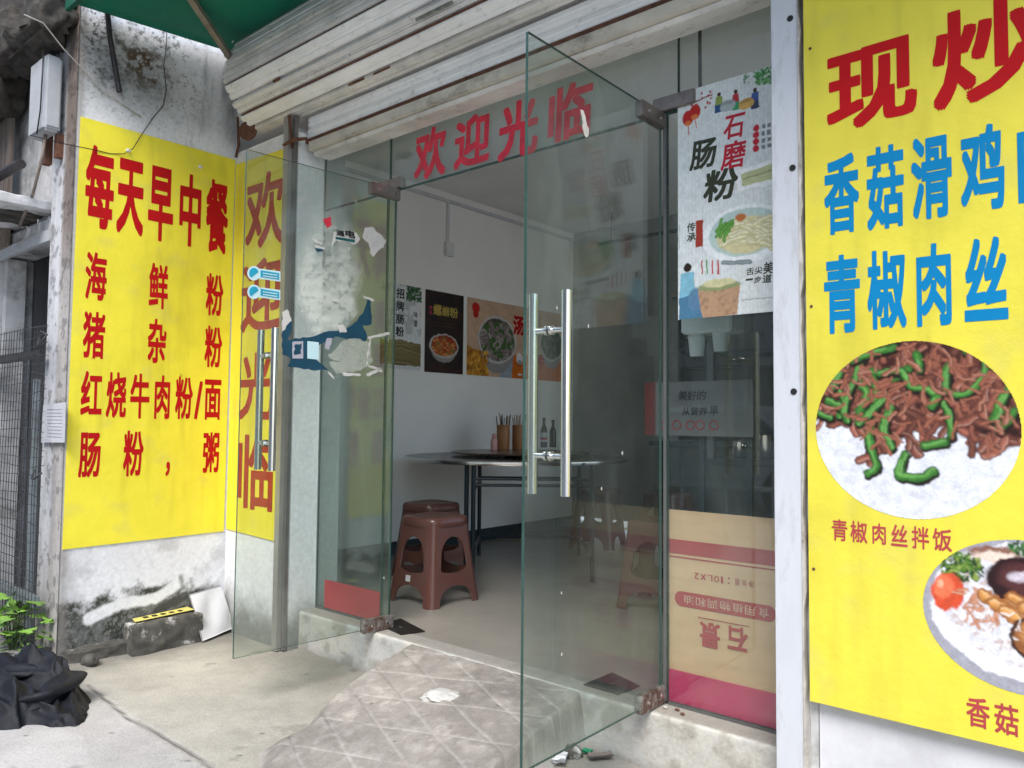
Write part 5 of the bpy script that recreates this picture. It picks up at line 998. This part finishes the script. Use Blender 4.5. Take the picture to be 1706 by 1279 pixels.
# foundation stone with yellow paper
fb = thing('concrete_block', 'rough blackened concrete block against the wall foot, yellow paper strip on top', 'concrete block', (-3.9, -.5, -.2))
y0_, y1_ = on(225, 1090, 0, XL+.11)[1], on(335, 1060, 0, XL+.11)[1]
def rough_box(name, x0, x1, y0, y1, z0, z1, mat, parent, seed, amp=.012, step=.012):
    nx, ny, nz = [max(2, int((b-a)/step)) for a, b in ((x0, x1), (y0, y1), (z0, z1))]; b = bmesh.new(); bmesh.ops.create_cube(b, size=1)
    bmesh.ops.subdivide_edges(b, edges=b.edges, cuts=14, use_grid_fill=True); q = np.array([v.co[:] for v in b.verts])+.5; p = np.array([x0, y0, z0])+q*np.array([x1-x0, y1-y0, z1-z0]); c = np.array([(x0+x1)/2, (y0+y1)/2, (z0+z1)/2])
    n = fbm(p[:, 0]*9+p[:, 2]*7+9, p[:, 1]*9-p[:, 2]*6+9, 2, 5, seed)-.5; d = (q-.5); d /= np.linalg.norm(d, axis=1)[:, None]; rad_ = np.linalg.norm((np.abs(q-.5)*2)**6, axis=1); p = p+d*(n*2*amp)[:, None]-d*(np.clip(rad_-1, 0, 1)*amp*1.5)[:, None]
    for v, x in zip(b.verts, p): v.co = x-np.array(wloc(parent))
    me = bpy.data.meshes.new(name); b.to_mesh(me); b.free(); me.materials.append(mat); me.polygons.foreach_set('use_smooth', [True]*len(me.polygons)); o = bpy.data.objects.new(name, me); COL.objects.link(o); o.parent = parent; return o
rough_box('stone', XL, XL+.13, y0_-.02, y1_, -.22, -.045, MT['concrete'], fb, 5, .014)
ps_ = [on(a, b, 0, XL+.06) for a, b in ((230, 1030), (318, 1012), (322, 1019), (236, 1043))]
MB().add([(XL+.02, y0_+.02, -.036), (XL+.10, y0_+.0, -.034), (XL+.085, y1_-.03, -.030), (XL+.01, y1_-.03, -.028), (XL+.02, y0_+.02, -.038), (XL+.10, y0_+.0, -.036), (XL+.085, y1_-.03, -.032), (XL+.01, y1_-.03, -.030)], [(0, 1, 2, 3), (7, 6, 5, 4), (0, 4, 5, 1), (1, 5, 6, 2), (2, 6, 7, 3), (3, 7, 4, 0)]).build('paper_strip', MT['lime'], fb)
for k in range(5): yk = y0_+.06+k*(y1_-y0_-.12)/5; bx('printed_mark', MT['dark'], fb, XL+.045, XL+.07, yk, yk+.022, -.0325, -.0290)
rough_box('footing', XL-.01, XL+.06, -1.0, y0_-.01, -.23, -.13, MT['concrete'], fb, 8, .016)
# leaning white sheet
ws = [on(318, 985, 0, XL+.03), on(366, 985, 0, XL+.06), on(388, 1045, 0, XL+.14), on(337, 1068, 0, XL+.16)]
nx = 24; P = np.zeros((nx, nx, 3)); q4 = [np.array(v) for v in (on(316, 990, 0, XL+.02), on(366, 975, 0, XL+.03), on(389, 1046, 2, -.175), on(338, 1068, 2, -.19))]
for i in range(nx):
    for j in range(nx):
        a, b_ = j/(nx-1), i/(nx-1); P[i, j] = (q4[0]*(1-a)+q4[1]*a)*(1-b_)+(q4[3]*(1-a)+q4[2]*a)*b_+np.array([.012*math.sin(a*7+b_*3)*math.sin(b_*3.1), -.004*math.cos(a*9), .0])
o = grid_obj('paper_sheet', P, np.ones(P.shape)*.56*(.92+.14*fbm(P[..., 1], P[..., 2], 12, 4, 3))[..., None], MA('creased_white_sheet', .8, 20, .05, .3, .003), back=(-.002, -.001, 0)); tag(o, 'crumpled white sheet leaning in the corner beside the concrete block', 'sheet')
sp = on(150, 1098, 2, -.17); o = blob('rock', (sp[0], sp[1], -.175), (.055, .035, .03), 33, MT['concrete'], .25, 3); tag(o, 'small grey stone between the black netting and the wall foot', 'rock')
# white paper & scraps near the step at the right
def crumple(name, c, w_, h_, rz, mat, seed, lab, cat, amp=.03, z=-.19):
    n = 22; P = np.zeros((n, n, 3)); a = np.linspace(-.5, .5, n); A, B = np.meshgrid(a, a); c_, s_ = math.cos(rz), math.sin(rz); ed = 1-.25*fbm(A*3+9, B*3+9, 2, 3, seed+3)
    P[..., 0] = c[0]+(A*w_*c_-B*h_*s_)*ed; P[..., 1] = c[1]+(A*w_*s_+B*h_*c_)*ed; P[..., 2] = z+amp*fbm(A+5, B+5, 4, 4, seed)
    o = grid_obj(name, P, np.ones(P.shape)*.7, mat, back=(0, 0, -.001)); tag(o, lab, cat); return o
c = on(918, 1266, 2, -.19); crumple('paper_scrap', c, .12, .10, .5, MT['paper'], 4, 'white paper scrap on the ground under the right glass door', 'paper')
c = on(978, 1253, 2, -.19); crumple('plastic_scrap', c, .04, .03, .2, MT['greenscrap'], 5, 'tiny green wrapper lying below the white step', 'litter', .015)
c = on(950, 1246, 2, -.17); o = blob('rock', (c[0], c[1], -.185), (.05, .04, .035), 41, MT['concrete'], .35, 3); tag(o, 'grey rubble lump at the corner of ramp and step', 'rock')
c = on(1000, 1262, 2, -.19); crumple('leaf_litter', c, .10, .05, .9, M('dry_leaf', (.20, .16, .14), .8), 6, 'dry brown leaf scrap beside the green wrapper', 'litter', .02)
for i, (px, py, m_, lab) in enumerate(((1128, 1182, 'rust', 'dark crumb on the threshold beside the carton'), (1108, 1178, 'rock', 'pale pebble on the threshold by the door pivot'), (1137, 1189, 'rust', 'tiny rusty bit on the threshold'))):
    p = on(px, py, 2, .006); o = blob('pebble', (p[0], p[1], .006), (.009, .006, .005), 50+i, MT[m_], .3, 2); tag(o, lab, 'pebble')
# black netting heap
nc = on(45, 1150, 2, -.15); th_, ph_ = np.meshgrid(np.linspace(0, 2*math.pi, 200), np.linspace(0, 1, 90))
A_, B_ = np.cos(th_)*ph_, np.sin(th_)*ph_; prof_ = np.clip(1-ph_**2.4, 0, 1)**.7
wx, wy = A_+.5*fbm(A_*1.5+9, B_*1.5+9, 1.1, 2, 600), B_+.5*fbm(A_*1.5+19, B_*1.5+19, 1.1, 2, 605)
rid = (1-np.abs(2*fbm(wx*1.1+wy*.8+9, wy*1.7-wx*.5+9, 1.2, 1, 611)-1))**1.5; rid2 = (1-np.abs(2*fbm(wx*2.2+20, wy*3+20, 1.6, 2, 620, .4)-1))**2; sm = fbm(wx*7+5, wy*11+5, 1, 3, 640)
Pn = np.zeros(A_.shape+(3,)); rad2 = 1+.10*np.sin(th_*2+1)+.07*np.sin(th_*5)+.04*np.sin(th_*9)
prof_ = np.clip(1-ph_**2, 0, 1)**.9
Pn[..., 0] = nc[0]-.12+A_*.46*rad2+.03*(rid2-.5)*ph_; Pn[..., 1] = nc[1]-.02+B_*.26*rad2; Pn[..., 2] = -.212+prof_*(.05+.16*rid+.05*rid2+.012*sm)+.018*rid2*ph_
o = grid_obj('black_netting', Pn, np.ones(Pn.shape)*.5, MT['net']); tag(o, 'crumpled heap of black shade netting on the ground at the wall end', 'netting')
def cloth_roll(pts, r0, seed):
    pts = [np.array(p, float) for p in pts]; q = smoothline(pts, 9); n = 18; V = []; F = []
    for i, p in enumerate(q):
        p = np.array(p); t = np.array(q[min(i+1, len(q)-1)])-np.array(q[max(i-1, 0)]); t /= np.linalg.norm(t)+1e-9; sd = np.cross(t, [0, 0, 1.]); sd /= np.linalg.norm(sd)+1e-9; up = np.cross(sd, t)
        e = math.sin(math.pi*min(1, max(.0, i/(len(q)-1))))**.5
        for k in range(n):
            a = 2*math.pi*k/n; rr = r0*(.25+.75*e)*(1+.38*math.sin(a*3+i*.21+seed)+.18*math.sin(a*5-i*.33+seed*2)); V.append(p+sd*math.cos(a)*rr*1.25+up*math.sin(a)*rr*.8)
    for i in range(len(q)-1):
        for k in range(n): F.append((i*n+k, i*n+(k+1) % n, (i+1)*n+(k+1) % n, (i+1)*n+k))
    return MB().add(V, F+[tuple(range(n))[::-1], tuple((len(q)-1)*n+k for k in range(n))])
cx0, cy0 = nc[0]-.05, nc[1]-.03
for k, (pts, r0) in enumerate(((((.02, -.10, -.17), (.18, -.08, -.15), (.27, .02, -.13), (.20, .14, -.10), (.06, .14, -.10)), .042), (((-.46, -.16, -.17), (-.25, -.20, -.17), (-.02, -.17, -.16), (.14, -.13, -.17)), .034), (((-.40, .05, -.10), (-.22, -.03, -.06), (-.04, -.02, -.08), (.08, .06, -.07)), .040), (((-.3, .16, -.10), (-.12, .12, -.05), (.02, .10, -.08)), .034))):
    cloth_roll([(cx0+x, cy0+y, z) for x, y, z in pts], r0, k+1.3).build('netting_fold', MT['net'], o, smooth=True)
# plant
pc = on(30, 1075, 2, -.12); plp = thing('leafy_plant', 'small bright green leafy plant growing behind the black netting', 'plant', (pc[0], pc[1]-.0, -.2)); r = random.Random(5)
lobes = [(0, 0), (.25, .12), (.22, .34), (.46, .30), (.5, .62), (.34, .58), (.22, .86), (0, 1.0)]
out2 = lobes+[(-x, y) for x, y in lobes[-2:0:-1]]
lf = []
for k in range(52):
    x, y = pc[0]+r.uniform(-.30, .16), pc[1]+r.uniform(-.09, .09); z = r.uniform(-.13, .11); s = r.uniform(.045, .10); a = r.uniform(0, 6.28); tilt = r.uniform(-.5, .9)
    u = Vector((math.cos(a), math.sin(a), 0)); v = Vector((-math.sin(a)*math.cos(tilt), math.cos(a)*math.cos(tilt), math.sin(tilt))); pts = [Vector((x, y, z))+u*(px_*s)+v*((py_-.5)*s)+Vector((0, 0, -abs(px_)*s*.3)) for px_, py_ in out2]
    cpt = Vector((x, y, z)); MB().add([cpt]+pts, [(0, i+1, (i+1) % len(pts)+1) for i in range(len(pts))]).build('leaf', MT['leaf'], plp, smooth=False)
    if k % 2 == 0: MB().tube([(pc[0]-.08, pc[1], -.2), ((x+pc[0]-.08)/2, (y+pc[1])/2, z*.4-.05), (x, y, z)], .002, 5).build('stem', MT['stem'], plp)

# ================================================================== NEIGHBOUR HOUSE AND ALLEY
nb_ = thing('neighbour_house', 'decaying grey house with a dark doorway beyond the end of the stained wall', 'house', (-5.6, -1, -.2))
bx('lintel', MT['grime'], nb_, -7.2, -4.432, -1.02, -.85, 1.955, 2.06); bx('lintel_board', MT['boxw'], nb_, -7.0, -4.434, -1.045, -1.021, 1.925, 1.985)
bx('upper_wall', MT['grime'], nb_, -7.2, -4.432, -.98, -.85, 2.06, 3.6)
for k in range(16):
    xx = -4.47-k*.17; rough_box('eave_tile', xx-.15, xx, -1.34, -.982, 2.10+rnd.uniform(-.01, .01), 2.145, MT['rubble'] if k % 3 else MT['grime'], nb_, 60+k, .012)
rough_box('broken_cornice', -4.95, -4.17, -1.22, -1.038, 2.90, 3.30, MT['rubble'], nb_, 90, .075)
rough_box('broken_cornice', -5.9, -4.97, -1.25, -.98, 2.75, 3.30, MT['rubble'], nb_, 93, .05)
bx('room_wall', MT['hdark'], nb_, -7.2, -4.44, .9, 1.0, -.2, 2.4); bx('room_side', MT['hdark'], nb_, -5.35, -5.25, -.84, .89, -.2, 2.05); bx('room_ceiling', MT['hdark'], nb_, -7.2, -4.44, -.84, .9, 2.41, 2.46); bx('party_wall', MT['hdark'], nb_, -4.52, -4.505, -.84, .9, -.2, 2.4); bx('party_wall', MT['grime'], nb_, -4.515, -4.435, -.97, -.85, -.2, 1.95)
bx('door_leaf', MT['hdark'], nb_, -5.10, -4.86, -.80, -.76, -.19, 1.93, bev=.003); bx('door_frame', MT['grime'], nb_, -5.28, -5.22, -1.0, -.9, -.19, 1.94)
bx('pier', MT['grime'], nb_, -5.62, -5.29, -1.03, -.82, -.22, 1.95); bx('front_wall', MT['grime'], nb_, -7.2, -5.62, -.98, -.84, -.22, 1.95)
for k in range(3): bx('shutter_board', MT['wood'], nb_, -5.27+k*.07, -5.21+k*.07, -1.06, -1.035, 1.98, 3.0)
# electric box
eb = thing('meter_box', 'weathered white metal box fixed high on the wall end beside the menu wall', 'electrical box', (-4.4, -1.1, 2.5))
z1e, z0e = on(75, 86, 0, -4.27)[2], on(75, 214, 0, -4.27)[2]; ye = on(75, 150, 0, -4.27)[1]
MB().box(-4.50, -4.272, ye, -1.06, z0e, z1e).build('casing', MT['boxw'], eb, bev=.012); MB().box(-4.272, -4.266, ye+.01, -1.07, z0e+.02, z1e-.02).build('cover', MT['boxw'], eb, bev=.002)
bx('bracket', MT['rust'], eb, -4.5, -4.45, -1.07, -1.035, z0e-.12, z1e); bx('bracket', MT['rust'], eb, -4.33, -4.29, -1.07, -1.035, z0e-.12, z0e)
MB().tube([(-4.30, ye-.004, z1e+.02), (-4.28, ye-.012, z1e-.15), (-4.30, ye-.008, z0e+.1), (-4.33, ye-.01, z0e-.02)], .004, 6).build('lead', MT['cable'], eb, smooth=True)
MB().tube([(-4.36, -1.1, z0e), (-4.33, -1.12, z0e-.12), (-4.45, -1.12, z0e-.3), (-4.7, -1.1, z0e-.42)], .008, 8).build('lead', MT['wood'], eb, smooth=True)
# bundled cables in front of the neighbour
r = random.Random(9)
for k in range(26):
    x0, x1 = r.uniform(-5.3, -4.5), r.uniform(-5.4, -4.5); z0, z1 = r.uniform(2.6, 3.3), r.uniform(1.9, 2.6); y = r.uniform(-1.36, -1.22); sag = r.uniform(.05, .3)
    pts = [(x0+(x1-x0)*t+.03*math.sin(5*t+k), y+.02*math.sin(7*t), z0+(z1-z0)*t-sag*math.sin(math.pi*t)) for t in np.linspace(0, 1, 12)]
    o = MB().tube(pts, r.choice([.003, .004, .006]), 6).build('cable', MT['cable'] if k % 5 else MT['ivory'], None, smooth=True); tag(o, 'loose black cable in the tangle hanging on the neighbour house' if k % 5 else 'loose pale cable in the tangle hanging on the neighbour house', 'cable', 'tangle of cables on the neighbour house')
for (pa_, pb2, m_, lab) in (((-6.0, -1.3, 2.2), (-4.38, -1.2, 2.28), 'pipe', 'grey metal bar crossing below the white box'),):
    o = MB().tube([pa_, pb2], .025, 8).build('metal_bar', MT[m_], None); tag(o, lab, 'bar')
o = MB().tube([(-5.05, -1.5, -.2), (-5.0, -1.42, 3.3)], .035, 10).build('timber_post', MT['pipe'], None); tag(o, 'dark pole at the left border in front of the neighbour house', 'pole')
bl_ = MB().box(-5.62, -5.47, -1.5, -1.46, -.2, 3.4).build('plank', MT['teal'], None); tag(bl_, 'blue-grey board standing at the extreme left border', 'board')
# wire mesh gate
mg = thing('wire_mesh_gate', 'rusty wire mesh gate with grey bars in front of the dark doorway', 'gate', (-4.7, -1.08, -.2)); YM = -1.10; b = MB(); r = random.Random(3)
for xx in np.arange(-5.45, -4.24, .043): dx = r.uniform(-.008, .008); b.tube([(xx, YM, -.16), (xx+dx, YM-.01, .6), (xx-dx, YM+.004, 1.47)], .0021, 4, cap=False)
for zz_ in np.arange(-.14, 1.48, .047):
    dz = r.uniform(-.01, .01); b.tube([(-5.47, YM-.003, zz_), (-4.9, YM-.012, zz_+dz), (-4.40, YM-.004, zz_-dz), (-4.19-r.uniform(0, .05), YM-.003, zz_+dz*1.5)], .0021, 4, cap=False)
o = b.build('wire_mesh', MT['wire'], mg, fixn=False)
bx('frame_bar', MT['pipe'], mg, -5.5, -4.36, YM+.006, YM+.03, 1.30, 1.345); bx('frame_bar', MT['teal'], mg, -5.5, -4.28, YM+.006, YM+.03, .06, .115); bx('frame_bar', MT['teal'], mg, -4.50, -4.455, YM+.031, YM+.055, -.2, 1.2)
MB().tube([(-4.30, YM-.01, 1.40), (-4.27, YM-.03, 1.36), (-4.22, YM-.03, 1.37), (-4.20, YM-.01, 1.41), (-4.26, YM-.02, 1.43)], .005, 6).build('wire_hook', MT['wire'], mg, smooth=True)
MB().tube([(-4.30, YM-.01, .74), (-4.28, YM-.03, .70), (-4.24, YM-.03, .70), (-4.2, YM-.01, .73)], .005, 6).build('wire_hook', MT['wire'], mg, smooth=True)
nn = [on(x, y, 1, -1.055) for x, y in ((73, 674), (110, 670), (108, 737), (68, 737))]
o = MB().slab(nn, (0, -1, 0), .002).build('paper_notice', M('faded_notice_paper', (.50, .51, .53), .8, var=.08), None); tag(o, 'small white printed notice fixed to the wall end behind the mesh', 'notice')
m = MB()
for k in range(9): a, b_ = on(79, 682+k*5.6, 1, -1.0575), on(103, 681+k*5.6, 1, -1.0575); m.box(a[0], b_[0], -1.0585, -1.0577, a[2]-.0012, a[2]+.0012)
m.build('printed_lines', M('faint_grey_ink', (.35, .35, .38), .6, bmp=0), o)
for (p0, p1, w_, lab) in (((-4.62, -1.0, -.2), (-4.50, -.93, .62), .025, 'grey board leaning inside the dark doorway, the shorter one'), ((-4.56, -.98, -.2), (-4.60, -.93, 1.0), .03, 'bluish board leaning inside the dark doorway, the taller one')):
    A0, A1 = Vector(p0), Vector(p1); sd_ = Vector((w_, 0, 0)); t_ = Vector((0, .012, 0)); b = MB(); b.add([A0-sd_, A0+sd_, A1+sd_, A1-sd_, A0-sd_+t_, A0+sd_+t_, A1+sd_+t_, A1-sd_+t_], [(0, 1, 2, 3), (7, 6, 5, 4), (0, 4, 5, 1), (1, 5, 6, 2), (2, 6, 7, 3), (3, 7, 4, 0)]); o = b.build('plank', MT['teal'], None); tag(o, lab, 'board')
bxx = MB().box(-4.72, -4.58, -.93, -.86, .25, .9).build('red_cloth', M('dark_red_cloth', (.16, .02, .03), .8, bmp=.3), None, bev=.02); tag(bxx, 'dark red cloth hanging inside the doorway behind the mesh', 'cloth')

# ================================================================== STREET SEEN IN THE GLASS
sb = thing('opposite_building', 'pinkish three storey building across the street, mirrored in the panes', 'building', (-6, -15, -.2))
bx('wall', MT['pinkwall'], sb, -42, 10, -18, -14, -.2, 10.6)
for i in range(9):
    for j in range(3): x = -14.6+i*2.7; f_ = bx('window', MT['frame'], sb, x-.65, x+.65, -14.02, -13.97, .8+j*2.7, 2.3+j*2.7); MB().box(x-.58, x+.58, -13.969, -13.96, .88+j*2.7, 2.22+j*2.7).build('pane', MT['winglass'], f_)
bx('roof', MT['grime'], sb, -42.3, 10.3, -18.3, -13.7, 10.6, 10.9)
def tree(x, y, h, seed, lab):
    t = thing('street_tree', lab, 'tree', (x, y, -.2), 'trees across the street'); r = random.Random(seed); MB().tube([(x, y, -.2), (x+.1, y, h*.3), (x, y+.1, h*.55)], [.16, .12, .07], 10).build('trunk', MT['bark'], t, smooth=True); N = 5000; rs_ = np.random.RandomState(seed)
    cs = rs_.normal(size=(22, 3)); cs = cs/np.linalg.norm(cs, axis=1)[:, None]*rs_.rand(22, 1)**.5*np.array([1.5, 1.5, h*.26])+np.array([x, y, h*.65]); c = cs[rs_.randint(0, 22, N)]+rs_.normal(size=(N, 3))*.33
    a, b_ = rs_.normal(size=(N, 3)), rs_.normal(size=(N, 3)); a /= np.linalg.norm(a, axis=1)[:, None]; b_ /= np.linalg.norm(b_, axis=1)[:, None]; V = np.stack([c-a*.09, c+b_*.05, c+a*.09, c-b_*.05], 1).reshape(-1, 3); MB().add(V.tolist(), [(4*i, 4*i+1, 4*i+2, 4*i+3) for i in range(N)]).build('crown', MT['foliage'], t, fixn=False)
tree(-8.0, -10.5, 5.5, 1, 'bushy green tree across the street in front of the pink building'); tree(-4.0, -11.2, 6.5, 2, 'taller tree across the street, mirrored in the panes'); tree(2.5, -10.4, 6.0, 4, 'tree across the street behind the parked car')
rl = thing('white_railing', 'white metal railing along the street edge, mirrored in the right pane', 'railing', (-5, -5, -.2))
for z in (.35, .75): MB().tube([(-9, -5.0, z), (-1.5, -5.0, z)], .025, 8).build('rail', MT['boxw'], rl)
for x in np.arange(-9, -1.4, .5): MB().tube([(x, -5.0, -.22), (x, -5.0, .77)], .018, 8).build('post', MT['boxw'], rl)
car = thing('parked_car', 'silver parked car across the street, seen only as a reflection', 'car', (-5, -8, -.2))
pf = [(-2.1, .35), (-2.15, .75), (-1.9, .9), (-1.2, .98), (-.7, 1.42), (.9, 1.45), (1.5, 1.0), (2.0, .9), (2.1, .6), (2.05, .35)]
b = MB(); n = len(pf); vs = [(-5+x, -8.8, z-.2) for x, z in pf]+[(-5+x, -7.2, z-.2) for x, z in pf]; b.add(vs, [tuple(range(n)), tuple(range(n, 2*n))]+[(i, (i+1) % n, n+(i+1) % n, n+i) for i in range(n)]); b.build('body', MT['carp'], car, bev=.05)
for s_ in (-8.805, -7.195): MB().add([(-5-1.05, s_, .78), (-5-.62, s_, 1.16), (-5+.82, s_, 1.18), (-5+1.3, s_, .78)], [(0, 1, 2, 3)]).build('side_window', MT['winglass'], car)
for x in (-1.3, 1.3):
    for s_ in (-8.75, -7.25): MB().tube([(-5+x, s_-.1, .12), (-5+x, s_+.1, .12)], .32, 20).build('wheel', MT['tyre'], car)
